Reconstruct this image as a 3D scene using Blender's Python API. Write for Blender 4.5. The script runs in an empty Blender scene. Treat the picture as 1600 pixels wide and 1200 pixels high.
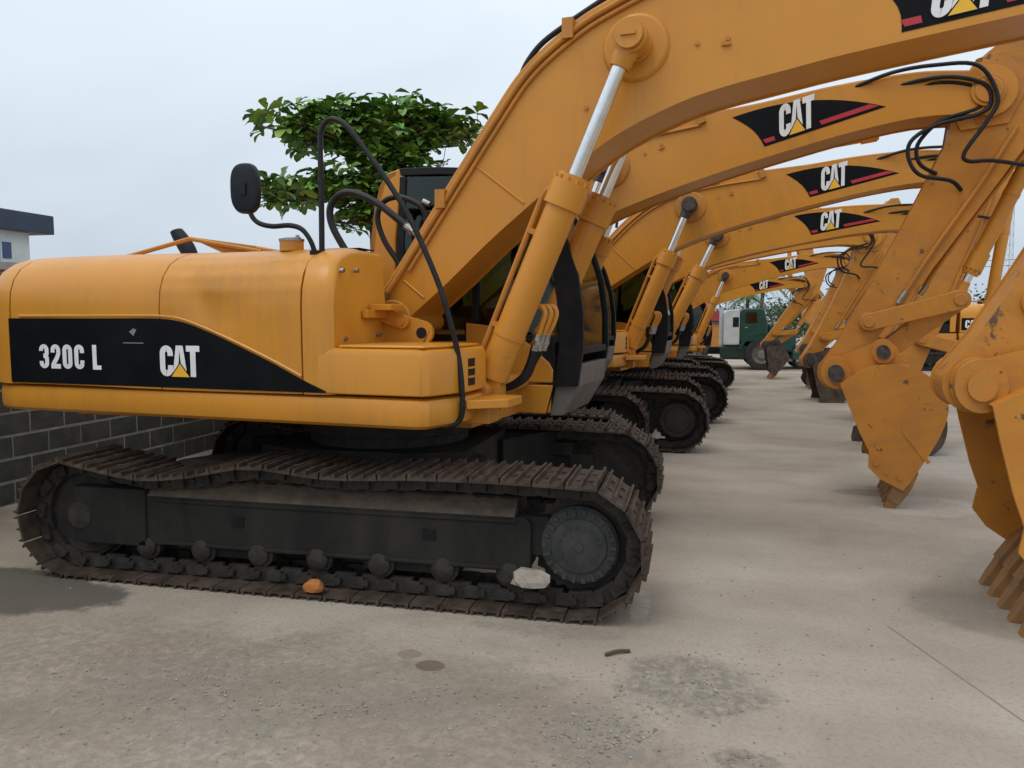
import bpy, bmesh, math, random
from math import sin, cos, pi, radians
from mathutils import Vector, Matrix
random.seed(7)
scene = bpy.context.scene
COL = scene.collection
# ------------------------------------------------------------------ camera, sky, sun, exposure
CAM = Vector((2.46, -6.10, 1.90)); YAW = radians(12.93); PITCH = radians(4.9); FPX = 1202.0
c_f = Vector((-sin(YAW)*cos(PITCH), cos(YAW)*cos(PITCH), -sin(PITCH)))
c_r = Vector((cos(YAW), sin(YAW), 0)); c_u = c_r.cross(c_f)
cam = bpy.data.cameras.new('camera'); cam.sensor_width = 36; cam.lens = FPX/1600*36; cam.clip_end = 3000; cam.clip_start = .05
camo = bpy.data.objects.new('camera', cam); COL.objects.link(camo)
camo.matrix_world = Matrix(((c_r.x, c_u.x, -c_f.x, CAM.x), (c_r.y, c_u.y, -c_f.y, CAM.y), (c_r.z, c_u.z, -c_f.z, CAM.z), (0, 0, 0, 1)))
scene.camera = camo
SUN_EL, SUN_AZ = radians(62), radians(215)
world = bpy.data.worlds.new('World'); scene.world = world; world.use_nodes = True
wn = world.node_tree.nodes; wl = world.node_tree.links
bg = wn['Background']
sky = wn.new('ShaderNodeTexSky'); sky.sky_type = 'NISHITA'; sky.sun_disc = False
sky.sun_elevation = SUN_EL; sky.sun_rotation = SUN_AZ; sky.dust_density = 4; sky.air_density = 1.2; sky.ozone_density = 1.5
tc = wn.new('ShaderNodeTexCoord'); nz = wn.new('ShaderNodeTexNoise'); nz.inputs['Scale'].default_value = 1.6; nz.inputs['Detail'].default_value = 3
nz.inputs['Distortion'].default_value = .6
mp = wn.new('ShaderNodeMapping'); mp.inputs['Scale'].default_value = (1, 1, 2.2)
cr = wn.new('ShaderNodeValToRGB'); cr.color_ramp.elements[0].position = .3; cr.color_ramp.elements[1].position = .75
cr.color_ramp.elements[0].color = (.90, .91, .93, 1); cr.color_ramp.elements[1].color = (1.08, 1.07, 1.06, 1)
mx = wn.new('ShaderNodeMixRGB'); mx.inputs['Fac'].default_value = .9
wl.new(tc.outputs['Generated'], mp.inputs['Vector']); wl.new(mp.outputs['Vector'], nz.inputs['Vector'])
sx = wn.new('ShaderNodeSeparateXYZ'); wl.new(tc.outputs['Generated'], sx.inputs[0])
gr = wn.new('ShaderNodeValToRGB'); ge = gr.color_ramp.elements; ge.new(.5)
for q_, (p_, c_) in zip(ge, ((0, (5.2, 6.0, 6.9)), (.38, (7.9, 8.75, 9.4)), (1, (11.2, 11.6, 11.6)))): q_.position = p_; q_.color = (*c_, 1)
ml = wn.new('ShaderNodeMixRGB'); ml.blend_type = 'MULTIPLY'; ml.inputs['Fac'].default_value = 1
wl.new(sx.outputs['Z'], gr.inputs['Fac']); wl.new(gr.outputs['Color'], ml.inputs['Color1']); wl.new(cr.outputs['Color'], ml.inputs['Color2'])
wl.new(nz.outputs['Fac'], cr.inputs['Fac']); wl.new(sky.outputs['Color'], mx.inputs['Color1']); wl.new(ml.outputs['Color'], mx.inputs['Color2'])
wl.new(mx.outputs['Color'], bg.inputs['Color']); bg.inputs['Strength'].default_value = .105
sl = bpy.data.lights.new('sun', 'SUN'); sl.energy = .7; sl.angle = radians(28); sl.color = (1, .97, .92)
so = bpy.data.objects.new('sun', sl); COL.objects.link(so)
sd = Vector((sin(SUN_AZ)*cos(SUN_EL), cos(SUN_AZ)*cos(SUN_EL), sin(SUN_EL)))
so.rotation_euler = sd.to_track_quat('Z', 'Y').to_euler(); so.location = (0, 0, 30)
vs = scene.view_settings; vs.view_transform = 'Standard'; vs.look = 'None'; vs.gamma = 1; vs.exposure = 0.12; vs.use_curve_mapping = False

def pixel_at(x, y, depth):
    return CAM + (c_f + c_r*((x-800)/FPX) + c_u*((600-y)/FPX))*depth

# ------------------------------------------------------------------ materials
MATS = {}
def lin(c):
    return tuple((v/12.92 if v <= .04045 else ((v+.055)/1.055)**2.4) for v in c)
def srgb(r, g, b): return lin((r/255, g/255, b/255))
def mat(name, col, rough=.5, metal=0, col2=None, scale=4.0, detail=6, lo=.4, hi=.65, bump=0, bscale=None, spots=None, coat=0, spec=.5, stretch=(1, 1, 1), streak=0):
    if name in MATS: return MATS[name]
    m = bpy.data.materials.new(name); m.use_nodes = True; n = m.node_tree.nodes; l = m.node_tree.links
    b = n['Principled BSDF']; b.inputs['Roughness'].default_value = rough; b.inputs['Metallic'].default_value = metal
    b.inputs['Base Color'].default_value = (*col, 1); b.inputs['Coat Weight'].default_value = coat; b.inputs['Specular IOR Level'].default_value = spec
    t = n.new('ShaderNodeTexCoord'); mpg = n.new('ShaderNodeMapping'); mpg.inputs['Scale'].default_value = stretch
    oi = n.new('ShaderNodeObjectInfo'); va = n.new('ShaderNodeVectorMath'); va.operation = 'MULTIPLY_ADD'
    l.new(oi.outputs['Location'], va.inputs[0]); va.inputs[1].default_value = (1.7, 1.7, 1.7); l.new(t.outputs['Object'], va.inputs[2])
    l.new(va.outputs[0], mpg.inputs['Vector'])
    out = None
    if col2:
        x = n.new('ShaderNodeTexNoise'); x.inputs['Scale'].default_value = scale; x.inputs['Detail'].default_value = detail; x.inputs['Roughness'].default_value = .62
        l.new(mpg.outputs['Vector'], x.inputs['Vector'])
        r = n.new('ShaderNodeValToRGB'); r.color_ramp.elements[0].position = lo; r.color_ramp.elements[1].position = hi
        r.color_ramp.elements[0].color = (*col, 1); r.color_ramp.elements[1].color = (*col2, 1)
        l.new(x.outputs['Fac'], r.inputs['Fac']); out = r.outputs['Color']
        rr = n.new('ShaderNodeMapRange'); rr.inputs['To Min'].default_value = max(0, rough-.08); rr.inputs['To Max'].default_value = min(1, rough+.12)
        l.new(x.outputs['Fac'], rr.inputs['Value']); l.new(rr.outputs['Result'], b.inputs['Roughness'])
    if spots:
        sc_, sz, scol = spots
        v = n.new('ShaderNodeTexNoise'); v.inputs['Scale'].default_value = sc_; v.inputs['Detail'].default_value = 8; v.inputs['Roughness'].default_value = .7
        l.new(mpg.outputs['Vector'], v.inputs['Vector'])
        r2 = n.new('ShaderNodeValToRGB'); r2.color_ramp.elements[0].position = sz; r2.color_ramp.elements[1].position = sz+.04
        r2.color_ramp.elements[0].color = (0, 0, 0, 1); r2.color_ramp.elements[1].color = (1, 1, 1, 1)
        l.new(v.outputs['Fac'], r2.inputs['Fac'])
        mm = n.new('ShaderNodeMixRGB'); l.new(r2.outputs['Color'], mm.inputs['Fac'])
        if out: l.new(out, mm.inputs['Color1'])
        else: mm.inputs['Color1'].default_value = (*col, 1)
        mm.inputs['Color2'].default_value = (*scol, 1); out = mm.outputs['Color']
    if streak:
        m3 = n.new('ShaderNodeMapping'); m3.inputs['Scale'].default_value = (7, 7, .55); l.new(va.outputs[0], m3.inputs['Vector'])
        x3 = n.new('ShaderNodeTexNoise'); x3.inputs['Scale'].default_value = 1.7; x3.inputs['Detail'].default_value = 7; x3.inputs['Roughness'].default_value = .68; l.new(m3.outputs['Vector'], x3.inputs['Vector'])
        x4 = n.new('ShaderNodeTexNoise'); x4.inputs['Scale'].default_value = .9; x4.inputs['Detail'].default_value = 3; l.new(va.outputs[0], x4.inputs['Vector'])
        ml_ = n.new('ShaderNodeMath'); ml_.operation = 'MULTIPLY'; l.new(x3.outputs['Fac'], ml_.inputs[0]); l.new(x4.outputs['Fac'], ml_.inputs[1])
        r3 = n.new('ShaderNodeMapRange'); r3.inputs['From Min'].default_value = .24; r3.inputs['From Max'].default_value = .42; r3.inputs['To Min'].default_value = 0; r3.inputs['To Max'].default_value = streak; l.new(ml_.outputs[0], r3.inputs['Value'])
        mm3 = n.new('ShaderNodeMixRGB'); l.new(r3.outputs['Result'], mm3.inputs['Fac'])
        if out: l.new(out, mm3.inputs['Color1'])
        else: mm3.inputs['Color1'].default_value = (*col, 1)
        mm3.inputs['Color2'].default_value = (.28, .15, .055, 1); out = mm3.outputs['Color']
    if out: l.new(out, b.inputs['Base Color'])
    if bump:
        x2 = n.new('ShaderNodeTexNoise'); x2.inputs['Scale'].default_value = bscale or scale*3; x2.inputs['Detail'].default_value = 6
        l.new(mpg.outputs['Vector'], x2.inputs['Vector'])
        bp = n.new('ShaderNodeBump'); bp.inputs['Strength'].default_value = bump; bp.inputs['Distance'].default_value = .02
        l.new(x2.outputs['Fac'], bp.inputs['Height']); l.new(bp.outputs['Normal'], b.inputs['Normal'])
    MATS[name] = m; return m
PAINT = mat('yellow_paint', (.61, .255, .024), .34, 0, (.55, .226, .022), 1.3, 5, .35, .7, .04, 60, spots=(9, .69, (.27, .12, .03)), coat=.0, spec=.5, streak=.3)
PAINT_WORN = mat('worn_yellow_paint', (.56, .225, .022), .5, 0, (.46, .175, .02), 2.2, 7, .4, .68, .06, 40, spots=(6, .615, (.10, .055, .028)), streak=.45)
PAINT_FLOOR = mat('dusty_yellow_paint', (.53, .21, .022), .6, 0, (.40, .165, .03), 3, 6, .4, .7, .05, 50)
SHOE = mat('track_steel', (.034, .023, .016), .6, .2, (.095, .066, .048), 7, 8, .38, .66, .25, 60, spots=(11, .66, (.09, .045, .025)))
CHAIN = mat('chain_steel', (.018, .015, .013), .75, .1, (.05, .04, .032), 9, 7, .4, .7, .3, 50)
FRAME = mat('track_frame_paint', (.012, .012, .011), .8, .0, (.034, .031, .026), 2.6, 8, .42, .72, .12, 30, spots=(6, .68, (.085, .068, .052)), stretch=(1, 1, .45), spec=.3)
DISC = mat('drive_cover_grey', (.030, .032, .031), .75, .0, (.055, .054, .05), 8, 8, .4, .7, .15, 40)
BLACK = mat('black_steel', (.006, .006, .007), .5, 0, (.014, .014, .014), 6, spec=.25)
RUBBER = mat('rubber_hose', (.008, .008, .010), .45, 0, (.016, .016, .017), 14, spec=.3)
CHROME = mat('chrome_rod', (.78, .79, .8), .16, 1, (.62, .63, .64), 3, 4, .4, .8, 0, stretch=(3, 3, 3))
FITTING = mat('fitting_steel', (.45, .45, .44), .33, 1, (.25, .24, .23), 20)
PIN = mat('pin_steel', (.10, .09, .085), .5, .6, (.05, .04, .035), 20)
DECAL_BLACK = mat('decal_black', (.0035, .0045, .006), .45, 0, (.006, .007, .009), 3, spec=.12)
DECAL_WHITE = mat('decal_white', (.80, .80, .80), .45, 0, (.7, .7, .7), 6, spots=(7, .66, (.12, .12, .12)))
DECAL_YELLOW = mat('decal_yellow', (.85, .48, .03), .45, 0, (.8, .42, .03), 6)
DECAL_RED = mat('decal_red', (.5, .02, .045), .45, 0, (.4, .02, .03), 6)
DECAL_PURPLE = DECAL_BLACK
CABGREY = mat('cab_grey_panel', (.16, .14, .13), .6, 0, (.12, .105, .095), 5, 6)
SEAT = mat('seat_fabric', (.009, .010, .011), .9, 0, (.016, .016, .016), 20, spec=.2)
MIRROR_BACK = mat('mirror_plastic', (.008, .011, .017), .45, 0, (.013, .016, .023), 15, bump=.1, spec=.25)
BUCKET_DARK = mat('bare_bucket_steel', (.055, .038, .03), .65, .2, (.13, .095, .07), 5, 8, .4, .68, .3, 40, spots=(7, .63, (.2, .09, .03)))
TEETH = mat('bucket_tooth_steel', (.33, .16, .05), .6, .1, (.22, .125, .06), 6, 8, .38, .66, .25, 40)
BUCKET_IN = mat('bucket_inside_paint', (.36, .155, .035), .65, 0, (.25, .12, .045), 4, 8, .4, .7, .1, 30)
def glass(name, tint, dens):
    m = bpy.data.materials.new(name); m.use_nodes = True; n = m.node_tree.nodes; l = m.node_tree.links
    n.remove(n['Principled BSDF']); o = n['Material Output']
    tr = n.new('ShaderNodeBsdfTransparent'); tr.inputs['Color'].default_value = (*tint, 1)
    gl = n.new('ShaderNodeBsdfGlossy'); gl.inputs['Roughness'].default_value = .06; gl.inputs['Color'].default_value = (.9, .95, .95, 1)
    fr = n.new('ShaderNodeFresnel'); fr.inputs['IOR'].default_value = 1.5
    ad = n.new('ShaderNodeMath'); ad.inputs[1].default_value = dens
    mxs = n.new('ShaderNodeMixShader'); l.new(fr.outputs['Fac'], ad.inputs[0]); l.new(ad.outputs[0], mxs.inputs['Fac'])
    l.new(tr.outputs[0], mxs.inputs[1]); l.new(gl.outputs[0], mxs.inputs[2]); l.new(mxs.outputs[0], o.inputs['Surface'])
    return m
DIRT = mat('packed_dirt', (.13, .095, .068), .95, 0, (.075, .055, .042), 6, 8, bump=.6)
GLASS = glass('cab_glass', (.46, .57, .55), .0)
GLASS_DARK = glass('dark_window_glass', (.2, .26, .3), .06)

# ------------------------------------------------------------------ mesh helpers
class MB:
    def __init__(s): s.v = []; s.f = []; s.m = []; s.sm = []
    def add(s, vs_, fs, mi=0, smooth=False):
        o = len(s.v); s.v += [tuple(p) for p in vs_]
        for f in fs: s.f.append([i+o for i in f]); s.m.append(mi); s.sm.append(smooth)
        return s
    def box(s, x0, x1, y0, y1, z0, z1, mi=0, M=None):
        p = [Vector(q) for q in ((x0, y0, z0), (x1, y0, z0), (x1, y1, z0), (x0, y1, z0), (x0, y0, z1), (x1, y0, z1), (x1, y1, z1), (x0, y1, z1))]
        if M: p = [M @ q for q in p]
        return s.add(p, [(0, 3, 2, 1), (4, 5, 6, 7), (0, 1, 5, 4), (1, 2, 6, 5), (2, 3, 7, 6), (3, 0, 4, 7)], mi)
    def prism(s, pts, v0, v1, mi=0):
        """polygon in (x,z) extruded along y from v0 to v1"""
        a = sum(pts[i][0]*pts[(i+1) % len(pts)][1]-pts[(i+1) % len(pts)][0]*pts[i][1] for i in range(len(pts)))
        if a < 0: pts = pts[::-1]
        n = len(pts)
        vs_ = [(x, v0, z) for x, z in pts]+[(x, v1, z) for x, z in pts]
        fs = [tuple(range(n)), tuple(range(2*n-1, n-1, -1))]+[(i, i+n, (i+1) % n+n, (i+1) % n) for i in range(n)]
        return s.add(vs_, fs, mi)
    def plate(s, pts, z0, z1, mi=0):
        """polygon in (x,y) extruded along z"""
        a = sum(pts[i][0]*pts[(i+1) % len(pts)][1]-pts[(i+1) % len(pts)][0]*pts[i][1] for i in range(len(pts)))
        if a < 0: pts = pts[::-1]
        n = len(pts)
        vs_ = [(x, y, z0) for x, y in pts]+[(x, y, z1) for x, y in pts]
        return s.add(vs_, [tuple(range(n-1, -1, -1)), tuple(range(n, 2*n))]+[(i, (i+1) % n, (i+1) % n+n, i+n) for i in range(n)], mi)
    def cyl(s, p0, p1, r, n=16, r1=None, mi=0, caps=True):
        p0 = Vector(p0); p1 = Vector(p1); d = (p1-p0).normalized(); r1 = r if r1 is None else r1
        a = d.orthogonal().normalized(); b = d.cross(a)
        vs_ = [p0+(a*cos(2*pi*i/n)+b*sin(2*pi*i/n))*r for i in range(n)]+[p1+(a*cos(2*pi*i/n)+b*sin(2*pi*i/n))*r1 for i in range(n)]
        s.add(vs_, [(i, (i+1) % n, (i+1) % n+n, i+n) for i in range(n)], mi, True)
        if caps:
            o = len(s.v)-2*n
            s.f += [[o+i for i in range(n-1, -1, -1)], [o+n+i for i in range(n)]]; s.m += [mi, mi]; s.sm += [False, False]
        return s
    def tube(s, pts, r, n=8, mi=0, sub=6, closed=False):
        P = smooth_path(pts, sub) if sub > 1 else [Vector(p) for p in pts]
        rings = []; up = None
        for i, p in enumerate(P):
            d = (P[min(i+1, len(P)-1)]-P[max(i-1, 0)]).normalized()
            if up is None: up = d.orthogonal().normalized()
            up = (up-d*up.dot(d)); up = up.normalized() if up.length > 1e-6 else d.orthogonal().normalized()
            b = d.cross(up); rings.append([p+(up*cos(2*pi*k/n)+b*sin(2*pi*k/n))*r for k in range(n)])
        vs_ = [q for ring in rings for q in ring]; m = len(rings)
        fs = [(i*n+k, i*n+(k+1) % n, (i+1)*n+(k+1) % n, (i+1)*n+k) for i in range(m-1) for k in range(n)]
        fs += [tuple(range(n-1, -1, -1)), tuple(range((m-1)*n, m*n))]
        return s.add(vs_, fs, mi, True)
    def loft(s, rings, mi=0, closed=True, caps=True, smooth=True):
        n = len(rings[0]); m = len(rings); vs_ = [q for r in rings for q in r]
        kk = n if closed else n-1
        s.add(vs_, [(i*n+k, i*n+(k+1) % n, (i+1)*n+(k+1) % n, (i+1)*n+k) for i in range(m-1) for k in range(kk)], mi, smooth)
        if caps:
            o = len(s.v)-n*m
            s.f += [[o+i for i in range(n-1, -1, -1)], [o+(m-1)*n+i for i in range(n)]]; s.m += [mi, mi]; s.sm += [False, False]
        return s
    def mesh(s, name, mats, sharp=35):
        me = bpy.data.meshes.new(name); me.from_pydata(s.v, [], s.f)
        for m in (mats if isinstance(mats, (list, tuple)) else [mats]): me.materials.append(m)
        me.polygons.foreach_set('material_index', s.m); me.polygons.foreach_set('use_smooth', s.sm)
        bm = bmesh.new(); bm.from_mesh(me); bmesh.ops.recalc_face_normals(bm, faces=bm.faces); bm.to_mesh(me); bm.free()
        if any(s.sm): me.set_sharp_from_angle(angle=radians(sharp))
        me.update(); return me
def smooth_path(pts, sub):
    P = [Vector(p) for p in pts]; out = []
    for i in range(len(P)-1):
        p0, p1, p2, p3 = P[max(i-1, 0)], P[i], P[i+1], P[min(i+2, len(P)-1)]
        for k in range(sub):
            t = k/sub
            out.append(.5*((2*p1)+(p2-p0)*t+(2*p0-5*p1+4*p2-p3)*t*t+(3*p1-p0-3*p2+p3)*t**3))
    out.append(P[-1]); return out
def spline2(pts, sub=5): return [(p.x, p.z) for p in smooth_path([(a, 0, b) for a, b in pts], sub)]
I4 = Matrix.Identity(4)
def obj(name, me, parent=None, M=None, bevel=0, kind=None):
    o = bpy.data.objects.new(name, me); COL.objects.link(o)
    if parent: o.parent = parent
    if M is not None: o.matrix_local = M
    if bevel:
        b = o.modifiers.new('bevel', 'BEVEL'); b.width = bevel; b.segments = 2; b.limit_method = 'ANGLE'; b.angle_limit = radians(40)
    if kind: o['kind'] = kind
    return o
def thing(name, label, cat, loc=(0, 0, 0), rz=0, sc=1, group=None):
    o = bpy.data.objects.new(name, None); COL.objects.link(o); o.location = loc; o.rotation_euler = (0, 0, rz); o.scale = (sc, sc, sc)
    o.empty_display_size = .2
    tag(o, label, cat, group); return o
def tag(o, label, cat, group=None):
    o['label'] = label; o['category'] = cat
    if group: o['group'] = group
    return o
CACHE = {}
def loose(me):
    n = len(me.vertices); par = list(range(n))
    def find(a):
        while par[a] != a: par[a] = par[par[a]]; a = par[a]
        return a
    for p in me.polygons:
        v = p.vertices; r = find(v[0])
        for q in v[1:]: par[find(q)] = r
    groups = {}
    for p in me.polygons: groups.setdefault(find(p.vertices[0]), []).append(p)
    out = []
    for ps in groups.values():
        ids = {}; vs_ = []; fs = []; sm = []
        for p in ps:
            f = []
            for v in p.vertices:
                if v not in ids: ids[v] = len(vs_); vs_.append(tuple(me.vertices[v].co))
                f.append(ids[v])
            fs.append(f); sm.append(p.use_smooth)
        m = bpy.data.meshes.new(me.name); m.from_pydata(vs_, [], fs); m.polygons.foreach_set('use_smooth', sm)
        for k in me.materials: m.materials.append(k)
        if any(sm): m.set_sharp_from_angle(angle=radians(35))
        m.update(); out.append(m)
    return out
def split(name, me, parent, M=None, bevel=0):
    key = ('split', me.name)
    if key not in CACHE: CACHE[key] = loose(me)
    return [obj(name, m, parent, M, bevel) for m in CACHE[key]]
def cached(key, fn):
    if key not in CACHE: CACHE[key] = fn()
    return CACHE[key]
def T(x, y, z): return Matrix.Translation((x, y, z))
def RY(a): return Matrix.Rotation(-a, 4, 'Y')     # positive lifts +X towards +Z
def RZ(a): return Matrix.Rotation(a, 4, 'Z')
def circ(cx, cz, r, a0, a1, n):
    return [(cx+r*cos(a0+(a1-a0)*i/n), cz+r*sin(a0+(a1-a0)*i/n)) for i in range(n+1)]

# ------------------------------------------------------------------ lettering (flat print)
def stroke(mb, path, w, M, mi, closed=False):
    n = len(path); L = []; R = []
    for i, p in enumerate(path):
        a = path[(i-1) % n] if (closed or i > 0) else p; b = path[(i+1) % n] if (closed or i < n-1) else p
        dx, dy = b[0]-a[0], b[1]-a[1]; q = math.hypot(dx, dy) or 1; nx, ny = -dy/q, dx/q
        L.append(M @ Vector((p[0]+nx*w/2, 0, p[1]+ny*w/2))); R.append(M @ Vector((p[0]-nx*w/2, 0, p[1]-ny*w/2)))
    m = n if closed else n-1
    mb.add(L+R, [(i, (i+1) % n, n+(i+1) % n, n+i) for i in range(m)], mi)
def rrect(w, h, r, x0=0, y0=0, k=5):
    P = []
    for cx, cy, a in ((x0+w-r, y0+h-r, 0), (x0+r, y0+h-r, pi/2), (x0+r, y0+r, pi), (x0+w-r, y0+r, 1.5*pi)):
        P += circ(cx, cy, r, a, a+pi/2, k)
    return P
def glyph(mb, ch, M, mi, w=.46, t=.19):
    h = 1-t; x0 = t/2; ww = w-t; r = min(ww/2, .16)
    def poly(p): mb.add([M @ Vector((x, 0, z)) for x, z in p], [tuple(range(len(p)))], mi)
    Mo = M @ T(0, -.0006, 0)
    if ch == 'C':
        P = rrect(ww, h, r, x0, t/2); s_ = [q for q in P]
        s_ = [(x0+ww, .66)]+[(x0+ww, h+t/2-r)]+s_[1:-6]+s_[-6:-1]+[(x0+ww, t/2+r), (x0+ww, .36)]
        stroke(mb, s_, t, M, mi)
    elif ch == '0': stroke(mb, rrect(ww, h, r, x0, t/2), t, M, mi, True)
    elif ch == 'T': poly([(0, 1-t*.95), (w, 1-t*.95), (w, 1), (0, 1)]); poly([(w/2-t/2, 0), (w/2+t/2, 0), (w/2+t/2, 1-t*.95), (w/2-t/2, 1-t*.95)])
    elif ch == 'A':
        c = w/2; poly([(-.03, 0), (t-.03, 0), (c-.0, .86), (c, 1), (c-.13, 1)]); poly([(w+.03, 0), (c+.13, 1), (c, 1), (c, .86), (w-t+.03, 0)])
        poly([(.13, .2), (w-.13, .2), (w-.17, .35), (.17, .35)])
    elif ch == 'L': poly([(0, 0), (w*.85, 0), (w*.85, t*.9), (t, t*.9), (t, 1), (0, 1)])
    elif ch == '3':
        up = circ(x0+ww-r, 1-t/2-r, r, pi/2, 0, 5)+circ(x0+ww-r*.9, .52+r*.9, r*.9, 0, -pi/2, 5)
        stroke(mb, [(x0, .72), (x0, 1-t/2-r)]+circ(x0+r, 1-t/2-r, r, pi, pi/2, 4)+up+[(x0+.1, .52)], t, M, mi)
        lo = circ(x0+ww-r*.9, .52-r*.9, r*.9, pi/2, 0, 5)+circ(x0+ww-r, t/2+r, r, 0, -pi/2, 5)
        stroke(mb, [(x0+.1, .52)]+lo+circ(x0+r, t/2+r, r, -pi/2, -pi, 4)+[(x0, .3)], t, Mo, mi)
    elif ch == '2':
        stroke(mb, [(x0, .66), (x0, 1-t/2-r)]+circ(x0+r, 1-t/2-r, r, pi, pi/2, 4)+circ(x0+ww-r, 1-t/2-r, r, pi/2, 0, 5)+[(x0+ww, .62), (x0+ww*.75, .46), (x0+ww*.1, .2), (x0, t*.8)], t, M, mi)
        mb.add([Mo @ Vector((x, 0, z)) for x, z in ((0, 0), (w, 0), (w, t), (0, t))], [(0, 1, 2, 3)], mi)
def word_cat(mb, M, W, Y, K, s=1.0):
    """CAT with a triangle: W white, Y yellow, K black slots; letters are 1 high, about 1.55 wide"""
    for ch, x in (('C', 0), ('A', .5), ('T', 1.0)): glyph(mb, ch, M @ T(x, 0, 0), W, .5, .2)
    mb.add([M @ T(0, -.012, 0) @ Vector(p) for p in ((.36, 0, -.04), (1.18, 0, -.04), (.76, 0, .47))], [(0, 1, 2)], K)
    mb.add([M @ T(0, -.024, 0) @ Vector(p) for p in ((.43, 0, -.01), (1.11, 0, -.01), (.76, 0, .41))], [(0, 1, 2)], Y)

# ------------------------------------------------------------------ excavator meshes
TX0, TX1, TR = -1.92, 1.80, .445          # idler centres and pitch radius
def track_path():
    P = []
    for i in range(75): P.append((TX0+(TX1-TX0)*i/75, .03))
    for i in range(41): a = -pi/2+pi*i/40; P.append((TX1+(TR-.03)*cos(a), .445+(TR-.03)*sin(a)))
    ctrl = [(1.80, .86), (1.3, .872), (.75, .868), (.15, .845), (-.45, .885), (-.95, .80), (-1.35, .775), (-1.92, .86)]
    top = spline2(ctrl, 12); P += top[1:-1]
    for i in range(41): a = pi/2+pi*i/40; P.append((TX0+(TR-.03)*cos(a), .445+(TR-.03)*sin(a)))
    return P
TP = track_path()
def sample_track(n):
    Q = TP+[TP[0]]; d = [0]
    for i in range(len(Q)-1): d.append(d[-1]+math.hypot(Q[i+1][0]-Q[i][0], Q[i+1][1]-Q[i][1]))
    out = []; j = 0
    for k in range(n):
        s = d[-1]*(k+.3)/n
        while d[j+1] < s: j += 1
        t = (s-d[j])/(d[j+1]-d[j]); a, b = Q[j], Q[j+1]
        out.append((a[0]+(b[0]-a[0])*t, a[1]+(b[1]-a[1])*t, math.atan2(b[1]-a[1], b[0]-a[0])))
    return out, d[-1]/n
NSH = 49
SAMP, PITCH_SH = sample_track(NSH)
# shoe frame: local +x along travel, local -z is outwards (bottom run travels +x)
def shoe_mesh(mb=None, M=I4):
    p = PITCH_SH*.5-.004; own = mb is None; mb = mb or MB()
    mb.box(-p, p, -.30, .30, -.004, .012, M=M)
    for gx in (-p+.012, .0, p-.014):
        q = [Vector(c) for c in ((gx-.011, -.30, -.004), (gx+.011, -.30, -.004), (gx+.006, -.30, -.032), (gx-.006, -.30, -.032), (gx-.011, .30, -.004), (gx+.011, .30, -.004), (gx+.006, .30, -.032), (gx-.006, .30, -.032))]
        mb.add([M @ c for c in q], [(0, 1, 2, 3), (7, 6, 5, 4), (0, 3, 7, 4), (1, 5, 6, 2), (2, 6, 7, 3)])
    if own:
        for by in (-.105, .105):
            for bx in (-.038, .042): mb.box(bx-.013, bx+.013, by-.013, by+.013, -.016, -.004)
        return mb.mesh('track_shoe', SHOE)
def shoe_mats():
    return [Matrix(((cos(a), 0, -sin(a), x), (0, 1, 0, 0), (sin(a), 0, cos(a), z), (0, 0, 0, 1))) for x, z, a in SAMP]
SHM = shoe_mats()
def chain_mesh():
    mb = MB(); p = PITCH_SH
    for M in SHM:
        for y in (-.10, .10):
            mb.box(-p*.46, p*.30, y-.022, y+.022, .014, .115, M=M)
            mb.box(p*.10, p*.62, y*1.35-.018, y*1.35+.018, .028, .10, M=M)
        mb.cyl(M @ Vector((-p*.3, -.16, .065)), M @ Vector((-p*.3, .16, .065)), .026, 8)
    return mb.mesh('chain', CHAIN)
def shoes_joined():
    mb = MB()
    for M in SHM: shoe_mesh(mb, M)
    return mb.mesh('track_shoes', SHOE)
def track_frame_mesh(side):
    # side=-1: outer face towards -y
    mb = MB(); s = side
    def bx(x0, x1, a, b, z0, z1): mb.box(x0, x1, min(s*a, s*b), max(s*a, s*b), z0, z1)
    mb.prism([(-1.62, .255), (1.47, .255), (1.49, .32), (1.49, .585), (1.45, .615), (-1.30, .615), (-1.62, .59)], s*-.12, s*.145)
    bx(-1.98, -1.36, -.14, .165, .24, .66)
    bx(-1.38, 1.40, -.16, .02, .60, .725)
    bx(-1.2, 1.38, .143, .158, .262, .29); bx(-1.3, 1.40, .143, .158, .575, .600)
    bx(1.38, 1.60, -.14, .11, .36, .62)
    for x in (-.62, .55): bx(x-.25, x+.25, -.1, .09, .18, .31)
    for x in (-.45, .75): mb.cyl((x, -.05, .80), (x, .05, .80), .055, 14); bx(x-.05, x+.05, -.12, -.06, .70, .82)
    return mb.mesh('track_frame', FRAME)
def shelf_dirt_mesh(s):
    mb = MB(); r_ = random.Random(3); rows = []
    for i in range(61):
        x = -1.36+i*(2.74/60); k = r_.uniform(-.012, .012); rows.append([(x, s*-.02, .735+k), (x, s*.045, .70+k+r_.uniform(-.012, .012)), (x, s*.10, .655+r_.uniform(-.014, .014)), (x, s*.14, .617), (x, s*.14, .60), (x, s*-.02, .60)])
    mb.loft(rows); return mb.mesh('packed_dirt', DIRT, 60)
def holes_mesh():
    mb = MB()
    for x in (-.62, .80): mb.box(x-.045, x+.045, -.152, -.146, .43, .50)
    return mb.mesh('frame_slots', BLACK)
def roller_mesh():
    mb = MB(); n = 18
    prof = [(-.165, .0), (-.165, .05), (-.15, .075), (-.125, .078), (-.12, .1), (-.085, .1), (-.08, .082), (.08, .082), (.085, .1), (.12, .1), (.125, .078), (.15, .075), (.165, .05), (.165, 0)]
    mb.loft([[(r*cos(2*pi*k/n), y, r*sin(2*pi*k/n)) for k in range(n)] for y, r in prof], caps=False)
    return mb.mesh('roller', CHAIN)
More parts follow.
